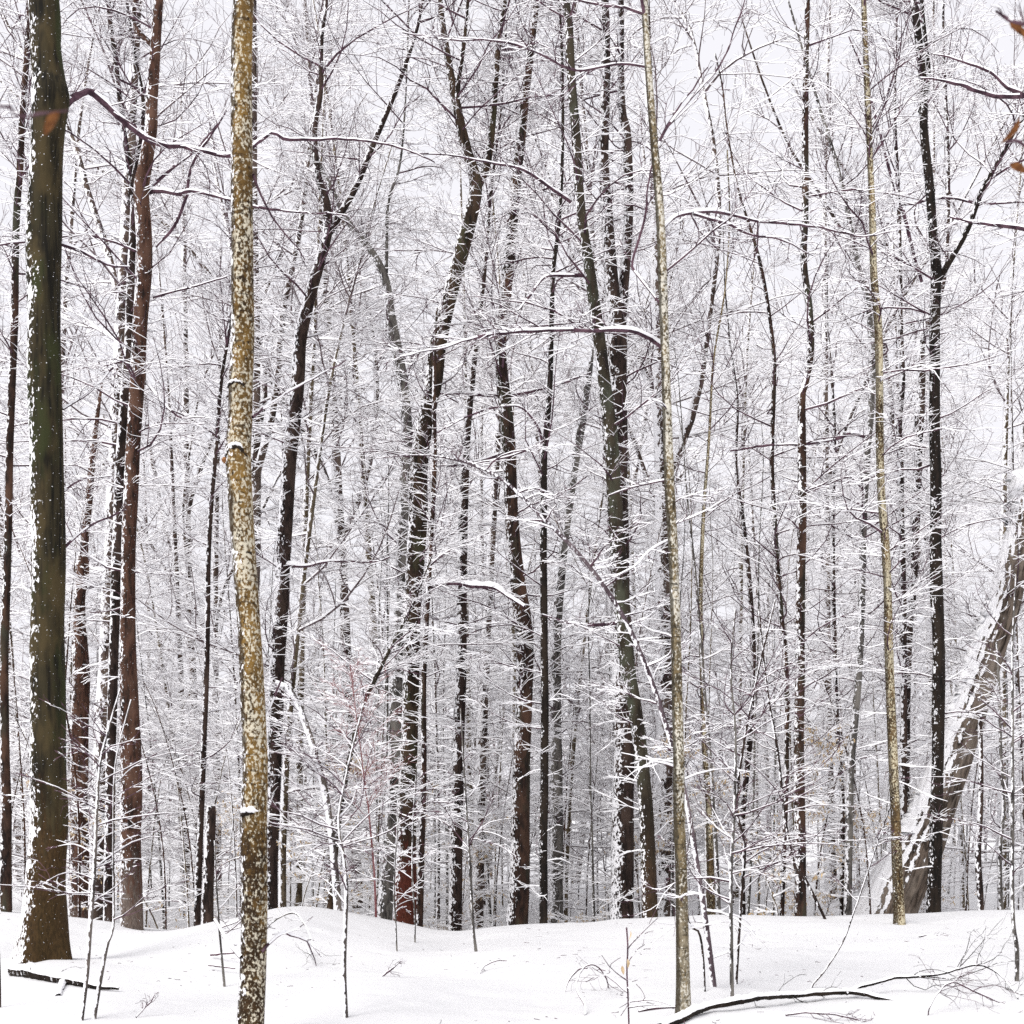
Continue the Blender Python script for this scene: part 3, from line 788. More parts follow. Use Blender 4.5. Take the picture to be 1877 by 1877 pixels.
tree('ash_tree', 'thin dark tree just left of the near-black one', [
    (0, 1645, 4), (200, 1640, 6), (300, 1646, 7), (400, 1648, 7), (600, 1651, 9), (700, 1653, 10), (780, 1648, 10), (850, 1650, 12), (1000, 1653, 12), (1237, 1655, 13), (1500, 1655, 14), (1680, 1655, 15)],
    20, 'black', height=18, auto=(26, 0.18, 1.7), branches=[
        dict(pts=[(1652, 375, 5), (1680, 372, 5), (1710, 363, 5), (1750, 362, 5), (1800, 371, 4), (1850, 368, 4), (1920, 362, 2)], n2=10, n3=4, dd=-1.0, snow=1.0),
        dict(pts=[(1652, 385, 6), (1625, 290, 5), (1600, 190, 4), (1580, 120, 3), (1560, 60, 2)], n2=6, n3=4, dd=0.3),
        dict(pts=[(1655, 385, 6), (1672, 450, 6), (1690, 520, 6)], n2=2, n3=3, dd=0.3)])
tree('ash_tree', 'speckled grey tree tucked behind the near-black forked one', [
    (100, 1728, 5), (300, 1734, 8), (450, 1732, 10), (540, 1722, 12), (620, 1690, 15), (700, 1688, 16), (850, 1682, 17), (1000, 1678, 17), (1100, 1672, 16), (1237, 1664, 15), (1680, 1660, 16)], 23, 'black', height=20, auto=(26, 0.182, 1.8))

def lean_furrow(h, th):
    return 0.10 * np.exp(-h / 0.5)[:, None] * np.ones((1, len(th)))

lt = tree('leaning_oak', 'massive leaning trunk with tan furrowed bark and thick snow on its upper side', [
    (560, 1960, 44), (700, 1926, 46), (850, 1893, 48), (950, 1872, 50), (1000, 1862, 52), (1100, 1838, 55), (1200, 1806, 58), (1300, 1773, 64), (1400, 1740, 70), (1500, 1700, 78), (1600, 1656, 90),
    (1680, 1618, 104)], 20, 'tan', height=None, ns=64, furrow=0.13, flare=lean_furrow, auto=(8, 0.3, 1.6), top=8, step_m=0.06)

# the thick snow lying along the leaning trunk
def trunk_snow(parent, pts, D, width, seed, name='snow'):
    rng = np.random.default_rng(seed)
    rows = px_path([(x, y, w) for y, x, w in pts], D)
    n = int(np.sum(np.linalg.norm(np.diff(rows[:, :3], axis=0), axis=1)) / 0.05)
    q = resample(rows, n)
    nz = np.convolve(rng.normal(0, 1, n + 8), np.ones(5) / 5, 'same')[4:-4]
    Rr = np.maximum(q[:, 3] * (1 + 0.55 * nz), 0.012)
    P = q[:, :3] + np.stack([0.3 * Rr * rng.normal(0, 0.5, n), -0.05 + 0.04 * rng.normal(0, 1, n), 0 * Rr], -1)
    lump = 1 + rng.normal(0, 0.16, (1, n, 12))
    tb = Tubes()
    tb.add(P[None], Rr[None], np.zeros((1, n)), 12, lump)
    return put(name, tb.mesh(name, M['snow'], np.array(parent.location), True), parent)
trunk_snow(lt, [(1690, 1592, 36), (1640, 1612, 34), (1600, 1628, 38), (1560, 1645, 34), (1500, 1672, 30), (1440, 1698, 24)], 19.95, 30, 4)
trunk_snow(lt, [(1400, 1714, 16), (1340, 1733, 14), (1260, 1756, 18), (1180, 1783, 14), (1100, 1812, 14)], 19.95, 30, 5)
trunk_snow(lt, [(960, 1846, 16), (900, 1860, 26), (860, 1876, 22)], 19.95, 30, 6)

tree('hickory_tree', 'slim speckled tree at the picture edge left of the thickest trunk', [
    (0, 54, 14), (90, 50, 12), (200, 40, 11), (300, 35, 12), (400, 31, 12), (600, 27, 13), (800, 21, 13), (1000, 16, 14), (1200, 11, 16), (1400, 11, 16), (1500, 13, 18), (1675, 10, 22)], 16.5, 'dark_rust',
    height=17, auto=(24, 0.18, 1.6))
tree('dead_tree', 'dead flaking red-brown trunk with a burl, behind the thickest tree', [
    (700, 188, 4), (800, 176, 10), (900, 166, 14), (1000, 157, 16), (1050, 152, 24), (1100, 148, 18), (1200, 150, 28), (1400, 148, 32), (1550, 146, 32), (1680, 145, 34)], 24, 'rust_pale', height=None, auto=(24, 0.15, 1.4), top=0, rough=0.12)
tree('ironwood_tree', 'thin dark tree between the rust-brown tree and the golden-barked one', [
    (450, 440, 3), (600, 428, 5), (700, 412, 7), (850, 400, 8), (1000, 388, 9), (1237, 382, 10), (1450, 372, 11), (1690, 362, 13)], 18.6, 'black', height=12, auto=(24, 0.18, 1.4), top=8)
tree('stump', 'broken grey-black snag with a snow cap, left of the golden-barked tree', [
    (1478, 384, 16), (1500, 384, 19), (1600, 382, 20), (1690, 380, 23)], 17.4, 'black', height=None, fuzz=0, auto=(0, 0.1, 1), top=0, cat='tree stump')
tree('birch_tree', 'young snow-coated stem arching over like a bow, right of the golden-barked tree', [
    (1252, 508, 9), (1258, 525, 10), (1280, 542, 11), (1330, 563, 12), (1380, 580, 12), (1450, 597, 13), (1520, 608, 13), (1600, 616, 14), (1680, 621, 15)], 16.8, 'white', height=None, auto=(14, 0.3, 0.9), top=0)
tree('ironwood_tree', 'thin dark stem leaning right from beside the bowed snowy stem', [
    (1020, 790, 3), (1100, 760, 4), (1180, 720, 6), (1240, 690, 8), (1300, 664, 9), (1400, 640, 10), (1500, 622, 11), (1670, 604, 12)], 17.2, 'green', height=None, auto=(24, 0.2, 1.2), top=4)
tree('maple_sapling', 'long arching sapling bending far over from beside the pale slender tree', [
    (838, 690, 1.4), (834, 770, 2.9), (842, 830, 4.3), (858, 880, 5.0), (890, 930, 5.8), (950, 990, 6.5), (1010, 1050, 7.2), (1070, 1100, 7.9), (1140, 1145, 8.6), (1230, 1185, 8.6), (1320, 1216, 9.4), (1450, 1252, 9.4), (1600, 1278, 10.1), (1700, 1293, 10.8), (1818, 1309, 12.2)],
    10.4, 'mauve', height=None, ns=14, auto=(20, 0.25, 0.6), top=0, cat='sapling', snow=1.0, step_m=0.06)

# ------------------------------------------------------------------ slender saplings standing in the open snow
def sapling(label, pts, mat, auto=(10, 0.3, 0.5), n2=4, n3=3, height=None, name='sapling', twig='twig', top=0, D=None, snow=0.6):
    """pts from the foot up as (px, py, width); the foot stands where that pixel meets the snow"""
    D = D or G(pts[0][0], pts[0][1])[1]
    return tree(name, label, [(y, x, w) for x, y, w in pts][::-1], D, mat, height=height, auto=auto, top=top, n2=n2, n3=n3, ns=10, cat='sapling', step_m=0.06, twig=twig, snow=snow, fuzz=0)

sapling('thin pale sapling in front of the thickest tree, the nearer of two', [(148, 1874, 9), (156, 1790, 8), (164, 1700, 8), (171, 1600, 7), (175, 1500, 6), (178, 1400, 5), (195, 1330, 4), (215, 1260, 3)], 'white', (16, 0.35, 0.7))
sapling('thin pale sapling leaning right with a pinkish fork, second of two', [(172, 1870, 9), (184, 1780, 8), (196, 1730, 6), (207, 1700, 5), (203, 1640, 4), (200, 1540, 3), (205, 1400, 3), (232, 1280, 2)], 'white', (12, 0.35, 0.7))
sapling('thin snow-dusted sapling at the lower edge right of the golden-barked tree', [(634, 1872, 9), (630, 1780, 9), (634, 1700, 8), (636, 1630, 8), (630, 1570, 6), (622, 1500, 5), (640, 1400, 4), (668, 1290, 3)], 'white', (14, 0.35, 0.7))
sapling('upright grey sapling stem, nearest of the pair right of the pale slender tree', [(1340, 1832, 8), (1339, 1740, 7), (1337, 1600, 7), (1342, 1480, 6), (1345, 1350, 5), (1338, 1230, 4), (1345, 1120, 3)], 'grey', (20, 0.25, 0.8))
sapling('upright dark sapling stem behind the grey one, right of the pale slender tree', [(1351, 1808, 5), (1355, 1730, 5), (1360, 1650, 6), (1366, 1550, 6), (1350, 1480, 6), (1360, 1380, 5), (1385, 1250, 4), (1420, 1100, 3)], 'black', (20, 0.25, 0.8))
sapling('thin dark stem bending at the foot beside the pale slender tree', [(1293, 1824, 3), (1290, 1760, 4), (1282, 1710, 4), (1262, 1690, 3), (1258, 1600, 3), (1270, 1500, 2)], 'black', (6, 0.4, 0.4))
sapling('dark snow-lined sapling near the picture edge, past the fallen branch tip', [(1864, 1800, 8), (1860, 1740, 8), (1857, 1690, 7), (1859, 1600, 7), (1862, 1480, 7), (1861, 1380, 6), (1858, 1280, 5), (1862, 1180, 4), (1870, 1050, 3)], 'grey', (20, 0.25, 0.7))
sapling('short curved dark stick at the picture edge beside the log', [(2, 1858, 6), (4, 1800, 5), (3, 1740, 6), (-2, 1700, 5)], 'black', (0, 0.3, 0.3))
sapling('thin pale stem with a dark heel standing in the dip', [(873, 1744, 6), (868, 1700, 5), (863, 1600, 5), (857, 1500, 4), (851, 1400, 3), (845, 1300, 2)], 'grey', (12, 0.35, 0.7))
sapling('short thin stem ending in dark heel left of the golden-barked tree', [(412, 1798, 5), (409, 1740, 4), (405, 1690, 4), (402, 1620, 3), (398, 1540, 2)], 'grey', (8, 0.4, 0.5))
sapling('thin wand in front of the red-footed tree', [(761, 1728, 3), (760, 1680, 3), (756, 1600, 3), (757, 1500, 3), (764, 1400, 2)], 'grey', (12, 0.35, 0.6))
sapling('shorter wand in front of the red-footed tree', [(728, 1740, 3), (725, 1690, 3), (722, 1620, 3), (730, 1500, 2)], 'grey', (10, 0.35, 0.6))
sapling('long bowed bare wand rising from the open snow before the leaning trunk', [(1487, 1808, 4), (1505, 1780, 4), (1540, 1725, 3), (1562, 1670, 3), (1580, 1620, 3), (1600, 1560, 2), (1625, 1480, 2)], 'black', (6, 0.5, 0.4))
sapling('slim stem on the crest between the brown tree and the pale grey one', [(1512, 1686, 5), (1475, 1610, 6), (1458, 1590, 6), (1440, 1500, 5), (1425, 1380, 5), (1405, 1260, 4), (1390, 1120, 3)], 'black', (24, 0.2, 1.0))
sapling('dark snapped sapling pole right of the leaning trunk', [(1797, 1690, 11), (1795, 1640, 12), (1790, 1570, 12), (1795, 1500, 11), (1797, 1420, 10), (1796, 1330, 8), (1797, 1310, 7)], 'black', (6, 0.3, 0.6), D=17.5)
sapling('pale thin crooked pole beside the snapped one', [(1835, 1690, 8), (1832, 1640, 8), (1828, 1560, 7), (1833, 1480, 7), (1828, 1380, 6), (1825, 1280, 5), (1820, 1180, 4)], 'grey', (14, 0.3, 0.8), D=17.8)
sapling('slim dark stem forking to a whip behind the brown tree', [(1432, 1690, 9), (1436, 1560, 9), (1440, 1400, 9), (1438, 1237, 9), (1428, 1100, 9), (1420, 1000, 8), (1413, 850, 8), (1415, 720, 8), (1414, 640, 7), (1390, 500, 6), (1350, 370, 4)], 'dark_rust', (34, 0.15, 1.5), D=18.6, height=13, top=8)
sapling('slender dark stem left of the pale grey tree with a broken collar', [(1543, 1690, 9), (1540, 1600, 10), (1542, 1520, 11), (1543, 1440, 9), (1535, 1340, 9), (1530, 1237, 8), (1526, 1100, 8), (1524, 950, 7), (1528, 800, 6), (1520, 650, 4)], 'black', (34, 0.15, 1.4), D=20.5, height=11, top=8)
sapling('slender golden-footed stem behind the pair of grey sapling stems', [(1305, 1690, 14), (1302, 1600, 13), (1298, 1480, 11), (1290, 1350, 10), (1288, 1237, 9), (1285, 1100, 8), (1290, 950, 7), (1300, 800, 5)], 'spotted_gold', (34, 0.12, 1.5), D=19.5, height=12, top=8)
sapling('dark hooked stem behind the golden-footed one', [(1362, 1690, 12), (1360, 1560, 12), (1362, 1480, 14), (1375, 1350, 15), (1383, 1260, 12), (1378, 1100, 9), (1365, 960, 8), (1352, 850, 6)], 'black', (34, 0.12, 1.5), D=21.5, height=12, top=8)

# ------------------------------------------------------------------ things lying in or poking from the snow
def lying(name, label, cat, paths, mat, seed, lift=0.6, group=None, snow=1.0):
    """a fallen limb; each path (px, py, width, height above the snow) follows the ground"""
    rng = np.random.default_rng(seed)
    org = G(paths[0]['pts'][0][0], paths[0]['pts'][0][1])
    o = thing(name, label, cat, org, group)
    for pa in paths:
        rows = []
        for x, y, w, *hh in pa['pts']:
            h = hh[0] if hh else 0
            if h:
                g = G(x, y + h * 250)
                g = W(x, y, g[1])
            else:
                g = G(x, y)
            rows.append(np.r_[g + Z * (w / 2 / F * g[1]) * lift, w / 2 / F * g[1]])
        rows = np.array(rows)
        Lh = float(np.sum(np.linalg.norm(np.diff(rows[:, :3], axis=0), axis=1)))
        n = max(10, int(Lh / 0.03))
        q = resample(rows, n)
        P = q[:, :3] + np.cumsum(rng.normal(0, 0.0015, (n, 3)), axis=0); Rr = np.maximum(q[:, 3], 0.0018)
        P[:, 2] = np.maximum(P[:, 2], gh(P[:, 0], P[:, 1]) + Rr * 0.2)
        S = snow_on(rng, P[None], Rr[None], pa.get('snow', snow), pa.get('base', 0.006), pa.get('cover', 0.9))
        S = (S + np.roll(S, 1, 1) + np.roll(S, -1, 1) + np.roll(S, 2, 1)) / 4
        tb = Tubes()
        tb.add(P[None], Rr[None], S, 10 if pa['pts'][0][2] > 4.5 else 6, 1 + rng.normal(0, 0.1, (1, n, 10 if pa['pts'][0][2] > 4.5 else 6)))
        if pa.get('n2'):
            P2, R2, L2 = kids(rng, P[None], Rr[None], np.array([Lh]), pa['n2'], 7, lf=pa.get('l2', (0.15, 0.4)), flat=1.2, rmin=0.0018, t0=0.25, lmax=1.0, jit=0.22, upw=-0.05)
            P2[..., 2] = np.maximum(P2[..., 2], gh(P2[..., 0], P2[..., 1]) + 0.003)
            tb.add(P2, R2, snow_on(rng, P2, R2, 0.5, 0.003, 0.3), 4)
            P3, R3, L3 = kids(rng, P2, R2, L2, 3, 5, lf=(0.3, 0.6), flat=1.0, rmin=0.0014, jit=0.2, upw=-0.03)
            P3[..., 2] = np.maximum(P3[..., 2], gh(P3[..., 0], P3[..., 1]) + 0.003)
            tb.add(P3, R3, snow_on(rng, P3, R3, 0.5, 0.003, 0.3), 4)
        put(pa.get('name', 'limb'), tb.mesh('limb', M[mat], org), o)
    return o

lying('fallen_branch', 'long dark fallen branch arched over the snow with snow along its top', 'branch', [
    dict(pts=[(1210, 1890, 12.0), (1250, 1873, 12.0), (1275, 1860, 12.0), (1300, 1850, 9.4, 0.02), (1350, 1840, 9.4, 0.05), (1400, 1832, 8.6, 0.06), (1440, 1829, 7.9, 0.06), (1480, 1826, 7.9, 0.05), (1520, 1824, 7.9, 0.05), (1560, 1823, 7.9, 0.05),
               (1590, 1827, 7.2, 0.04), (1620, 1834, 6.5, 0.02), (1658, 1840, 5.0)], snow=1.5, base=0.012, n2=8, l2=(0.08, 0.2)),
    dict(pts=[(1552, 1824, 5, 0.05), (1575, 1811, 6, 0.08), (1600, 1806, 5, 0.09), (1640, 1797, 5, 0.1), (1680, 1795, 4, 0.1), (1720, 1790, 4, 0.12), (1760, 1778, 4, 0.16), (1790, 1772, 3, 0.18), (1815, 1778, 2, 0.14),
               (1840, 1795, 2, 0.08), (1865, 1832, 1.5)], snow=1.2, n2=16, l2=(0.2, 0.5), name='side_branch'),
], 'black_bare', 31)
lying('fallen_log', 'short dark rotten log half buried below the thickest tree', 'log', [
    dict(pts=[(20, 1790, 8), (30, 1792, 20), (60, 1798, 24), (95, 1804, 20), (120, 1807, 16), (150, 1811, 13), (185, 1815, 9), (218, 1816, 4)], snow=1.0, base=0.02, cover=0.62, n2=6, l2=(0.1, 0.25))], 'black_bare', 33, lift=1.1)
lying('fallen_branch', 'small bleached stub poking from the snow under the log', 'branch', [dict(pts=[(118, 1800, 12, 0.02), (112, 1815, 12), (107, 1832, 11)])], 'grey', 34)
lying('fallen_branch', 'small dark forked twig on the snow right of the thin dusted sapling', 'branch', [
    dict(pts=[(692, 1799, 4), (708, 1785, 3, 0.05), (722, 1775, 2.5, 0.1), (734, 1764, 2, 0.14)], n2=5, l2=(0.3, 0.6))], 'twig', 35)
lying('fallen_branch', 'fine spray of twigs on the snow between the saplings and the golden-barked tree', 'branch', [
    dict(pts=[(250, 1866, 2), (266, 1848, 2, 0.05), (278, 1836, 2, 0.1), (284, 1824, 1.5, 0.14)], n2=8, l2=(0.4, 0.8))], 'twig', 36)
lying('bent_twig', 'looped bent twig standing in the open snow like a drooping hoop', 'twig', [
    dict(pts=[(1072, 1862, 3), (1072, 1845, 3, 0.05), (1058, 1820, 2.5, 0.14), (1056, 1800, 2.5, 0.2), (1066, 1778, 2.5, 0.25), (1082, 1768, 2, 0.28), (1098, 1774, 2, 0.24), (1112, 1795, 2, 0.12), (1116, 1810, 1.5)], n2=5, l2=(0.15, 0.4)),
    dict(pts=[(1034, 1822, 2), (1042, 1800, 2, 0.08), (1060, 1780, 2, 0.16), (1080, 1776, 1.5, 0.2)])], 'twig', 37)
lying('fallen_branch', 'low dark twig half covered by snow beside the pale slender tree foot', 'branch', [
    dict(pts=[(1170, 1856, 3), (1190, 1853, 4), (1215, 1850, 4), (1248, 1848, 3)], n2=5, snow=1.2)], 'twig', 38)
lying('fallen_branch', 'bare fine twigs scattered in the snow below the long fallen branch', 'branch', [
    dict(pts=[(1440, 1862, 2.5), (1480, 1858, 2, 0.03), (1530, 1862, 2, 0.04), (1580, 1872, 2)], n2=14, l2=(0.2, 0.5))], 'twig', 39)
lying('fallen_branch', 'tangle of fine drooping twigs around the fallen branch tip', 'branch', [
    dict(pts=[(1700, 1868, 2), (1705, 1845, 2, 0.1), (1720, 1820, 2, 0.18), (1745, 1800, 2, 0.22), (1785, 1815, 2, 0.14), (1830, 1835, 1.5, 0.04)], n2=16, l2=(0.2, 0.5))], 'twig', 40)
lying('fallen_branch', 'thin grey twig lying flat on the snow near the crest before the leaning trunk', 'branch', [
    dict(pts=[(1685, 1718, 1.6), (1710, 1714, 2), (1738, 1716, 1.4)], n2=3, l2=(0.2, 0.5))], 'twig', 41)
lying('fallen_branch', 'thin arched twig in the snow of the dip', 'branch', [
    dict(pts=[(876, 1790, 1.6), (888, 1772, 1.6, 0.04), (910, 1762, 1.6, 0.06), (928, 1762, 1.2, 0.05)], n2=2)], 'twig', 42)
lying('fallen_branch', 'two thin horizontal twigs crossing left of the golden-barked tree foot', 'branch', [
    dict(pts=[(386, 1752, 3), (405, 1750, 3, 0.03), (432, 1746, 2.5, 0.06)]), dict(pts=[(382, 1770, 2), (400, 1773, 2), (432, 1777, 2)])], 'twig', 43)
lying('bent_twig', 'pale tangle of bent twigs on the crest right of the golden-barked tree', 'twig', [
    dict(pts=[(560, 1736, 3), (570, 1752, 2, 0.05), (574, 1735, 2, 0.1), (560, 1700, 2.5, 0.2), (540, 1678, 2.5, 0.26), (505, 1690, 2, 0.2), (486, 1712, 2, 0.05)], n2=6, l2=(0.1, 0.3))], 'grey', 44)

# ------------------------------------------------------------------ dry leaves
def leaf_mesh(L, wd, curl, seed):
    rng = np.random.default_rng(seed)
    n = 7
    u = np.linspace(0, 1, n)
    w = wd * np.sin(np.pi * u ** 0.8) ** 0.8
    x = u * L
    z = -curl * u ** 2 * L
    V = []
    for k in range(n):
        V += [(x[k], -w[k], z[k] + 0.5 * w[k] * (1 + 0.4 * rng.normal())), (x[k], 0, z[k]), (x[k], w[k], z[k] + 0.5 * w[k] * (1 + 0.4 * rng.normal()))]
    Q = []
    for k in range(n - 1):
        a = k * 3
        Q += [(a, a + 1, a + 4, a + 3), (a + 1, a + 2, a + 5, a + 4)]
    return np.array(V), np.array(Q)

def leaves_at(pts, dirs, sizes, mat, org, seed=0, name='leaf'):
    V, Q, n = [], [], 0
    rng = np.random.default_rng(seed)
    for p, d, s in zip(pts, dirs, sizes):
        v, q = leaf_mesh(s, s * 0.17, rng.uniform(0.1, 0.6), int(rng.integers(1e6)))
        d = d / np.linalg.norm(d)
        sd = np.cross(d, rng.normal(0, 1, 3)); sd /= np.linalg.norm(sd)
        up = np.cross(sd, d)
        V.append(p + v[:, :1] * d + v[:, 1:2] * sd + v[:, 2:] * up)
        Q.append(q + n); n += len(v)
    return make_mesh(name, np.concatenate(V) - org, np.concatenate(Q), np.zeros(sum(len(q) for q in Q)), [M[mat]])

pl = sapling('thin upright seedling keeping a few pale dead leaves in the open snow', [(1153, 1885, 3), (1152, 1830, 3), (1150, 1780, 3), (1153, 1740, 2.5), (1150, 1702, 2)], 'twig', (7, 0.3, 0.35), n2=2, n3=0, D=8.6)
for k, (x, y) in enumerate(((1155, 1706), (1150, 1758), (1140, 1770))):
    org = np.array(pl.location)
    put('leaf', leaves_at([W(x, y, 8.6)], [np.array([0.2, 0, -1.])], [0.07], 'leaf', org, k), pl)

# a near branch reaching in from a sapling that stands just outside the frame, with a curled brown leaf
def near_branch(label, foot, stem_h, paths, leaves, seed):
    rng = np.random.default_rng(seed)
    org = np.array([foot[0], foot[1], float(gh(*foot))])
    o = thing('near_sapling', label, 'sapling', org)
    P = np.array([[*org, 0.022], [org[0] + 0.03, org[1], org[2] + stem_h * 0.5, 0.018], [org[0], org[1] + 0.02, org[2] + stem_h, 0.008]])
    q = resample(P, 30)
    put('trunk', trunk_mesh('trunk', q[:, :3], q[:, 3], M['grey'], org, rng, 12), o)
    for pts, D0, n2 in paths:
        rows = px_path(pts, D0)
        att = np.array([org[0], org[1], min(rows[0, 2] - 0.12, org[2] + stem_h * 0.95), rows[0, 3]])
        rows = np.vstack([att, rows])
        qq = resample(rows, 40)
        tb = Tubes()
        S = snow_on(rng, qq[None, :, :3], qq[None, :, 3], 1.0, 0.004, 0.6)
        tb.add(qq[None, :, :3], np.maximum(qq[None, :, 3], 0.0012), S, 8)
        L = np.array([float(np.sum(np.linalg.norm(np.diff(qq[:, :3], axis=0), axis=1)))])
        if n2:
            P2, R2, L2 = kids(rng, qq[None, :, :3], qq[None, :, 3], L, n2, 6, lf=(0.1, 0.25), rmin=0.0012, t0=0.4, lmax=0.35)
            tb.add(P2, R2, snow_on(rng, P2, R2, 1.0, 0.004), 4)
        put('branch', tb.mesh('branch', M['twig'], org), o)
    for (x, y, D0, dr, sz, mt) in leaves:
        put('leaf', leaves_at([W(x, y, D0)], [np.array(dr)], [sz], mt, org, seed + int(x)), o)
    return o
near_branch('close blurred twig carrying one curled brown leaf before the thickest trunk', (-1.35, 2.4), 3.2,
            [([(-40, 225, 5), (40, 215, 4), (100, 205, 3), (135, 203, 2)], 2.0, 0)],
            [(110, 204, 2.0, (-0.62, 0, -0.8), 0.05, 'leaf_brown')], 61)
near_branch('close blurred snowy branch with orange-brown dead leaves at the upper picture corner', (1.75, 3.3), 4.2,
            [([(1930, 300, 9), (1885, 270, 8), (1862, 258, 6), (1845, 262, 4)], 3.2, 3), ([(1930, 60, 9), (1885, 45, 8), (1855, 40, 6), (1825, 20, 4)], 3.2, 3)],
            [(1868, 215, 3.2, (-0.3, 0, -1.), 0.07, 'leaf_brown'), (1850, 300, 3.2, (0.9, 0, -0.35), 0.06, 'leaf_brown'), (1850, 42, 3.2, (0.7, 0, -0.4), 0.06, 'leaf_brown'),
             (1872, 50, 3.2, (0.3, 0, -0.8), 0.06, 'leaf_brown')], 62)

# limb reaching in from a tree just outside the frame, upper right
tree('maple_tree', 'black limb reaching in from a tree outside the frame, near the upper corner', [
    (-200, 1990, 20), (400, 1985, 24), (900, 1985, 28), (1700, 1985, 34)], 13, 'black_bare', height=14, auto=(4, 0.4, 1.2), top=8, branches=[
    dict(pts=[(1983, 215, 14), (1930, 190, 12), (1885, 176, 10), (1840, 178, 9), (1800, 170, 7), (1760, 155, 6), (1720, 148, 4), (1690, 145, 3)], n2=10, n3=5, dd=-0.6),
    dict(pts=[(1872, 170, 8), (1845, 160, 6), (1820, 135, 5), (1780, 118, 4), (1740, 105, 3), (1715, 98, 2)], n2=8, n3=4),
    dict(pts=[(1985, 470, 12), (1930, 440, 10), (1880, 418, 8), (1850, 412, 8), (1810, 408, 6), (1770, 400, 4), (1740, 390, 3)], n2=8, n3=4, snow=1.6)])

# ------------------------------------------------------------------ the wood behind: kinds of tree built once, copied one by one
def proto(kind, seed, H, r, mat, nl, ln, n2, n3, lo=0.12, bend=0.25, forks=0, k3=3, base=0.015, rmin=0.003, elev=(8, 45), twig='twig_far', cover=0.93, top=10, leaves=0):
    rng = np.random.default_rng(seed)
    K = 14
    P = np.zeros((K, 3)); P[:, 2] = np.linspace(-0.3, H, K)
    P[:, :2] = np.cumsum(np.cumsum(rng.normal(0, bend * 0.09, (K, 2)), axis=0), axis=0) * np.linspace(0, 1, K)[:, None]
    Rr = r * (1 - 0.85 * np.linspace(0, 1, K) ** 1.1)
    q = resample(np.c_[P, Rr], int(H / 0.35) + 6)
    P, Rr = q[:, :3], np.maximum(q[:, 3], 0.006)
    parts = [('trunk', trunk_mesh('trunk', P, Rr, M[mat], (0, 0, 0), rng, 8 if r < 0.06 else 12, 0.06))]
    boles = [(P, Rr)]
    tb = Tubes()
    for k in range(forks):
        i = int(len(P) * rng.uniform(0.35, 0.6))
        az = rng.uniform(0, 6.3)
        d = np.array([[math.cos(az) * 0.4, math.sin(az) * 0.4, 0.9]])
        B = grow(rng, P[i:i + 1], norm(d), np.array([(H - P[i, 2]) * 0.95]), 10, 0.1, 0.06)
        rb = (Rr[i] * 0.62 * np.linspace(1, 0.2, 10))[None]
        b = resample(np.c_[B[0], rb[0]], 22)
        parts.append(('stem', trunk_mesh('stem', b[:, :3], b[:, 3], M[mat], (0, 0, 0), rng, 8, 0.06)))
        boles.append((b[:, :3], b[:, 3]))
    for k, (p, rr) in enumerate(boles):
        m = nl if k == 0 else nl // 2
        B, Rb, L = limbs(rng, p, rr, m, lo if k == 0 else 0.1, 0.97, lambda t: ln * (0.4 + 0.75 * np.sin(np.pi * np.clip(t, 0, 1) ** 0.8)), lambda t: elev[0] + (elev[1] - elev[0]) * t, K=7, rmin=rmin * 1.3)
        add_branches(tb, rng, B, Rb, snow_on(rng, B, Rb, 1.1, base, cover), 4, L, n2, n3, rmin=rmin, base=base, cover=cover, k3=k3)
    parts.append(('crown', tb.mesh('crown', M[twig], (0, 0, 0))))
    if leaves:
        pv = np.concatenate(tb.V)
        pick = pv[rng.integers(0, len(pv), leaves)]
        parts.append(('foliage', leaves_at(pick, np.c_[rng.normal(0, 0.5, (leaves, 2)), -np.ones(leaves)], rng.uniform(0.05, 0.085, leaves), 'leaf', np.zeros(3), seed, 'foliage')))
    return parts

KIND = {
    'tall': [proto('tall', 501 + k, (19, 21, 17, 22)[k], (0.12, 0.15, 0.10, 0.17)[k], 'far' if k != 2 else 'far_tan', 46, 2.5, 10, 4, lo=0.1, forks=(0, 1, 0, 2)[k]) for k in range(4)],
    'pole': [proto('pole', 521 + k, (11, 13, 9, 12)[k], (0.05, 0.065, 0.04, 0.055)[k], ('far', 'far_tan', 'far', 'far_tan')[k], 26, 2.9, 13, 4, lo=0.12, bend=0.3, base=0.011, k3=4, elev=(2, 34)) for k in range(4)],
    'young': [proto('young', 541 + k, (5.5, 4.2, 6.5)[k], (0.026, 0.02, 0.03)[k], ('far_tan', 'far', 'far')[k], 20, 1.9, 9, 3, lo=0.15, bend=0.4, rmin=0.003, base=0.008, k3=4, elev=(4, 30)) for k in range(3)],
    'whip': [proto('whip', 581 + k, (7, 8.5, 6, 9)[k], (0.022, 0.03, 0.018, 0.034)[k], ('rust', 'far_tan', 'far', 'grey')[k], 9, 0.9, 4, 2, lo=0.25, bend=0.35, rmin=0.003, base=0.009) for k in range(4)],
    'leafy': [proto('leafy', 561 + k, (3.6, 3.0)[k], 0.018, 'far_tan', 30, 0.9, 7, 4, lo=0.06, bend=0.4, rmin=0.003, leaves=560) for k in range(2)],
    'red': [proto('red', 571, 3.4, 0.02, 'twig_red', 26, 0.9, 8, 5, lo=0.25, bend=0.4, rmin=0.003, twig='twig_red', elev=(30, 60), cover=0.5)],
}
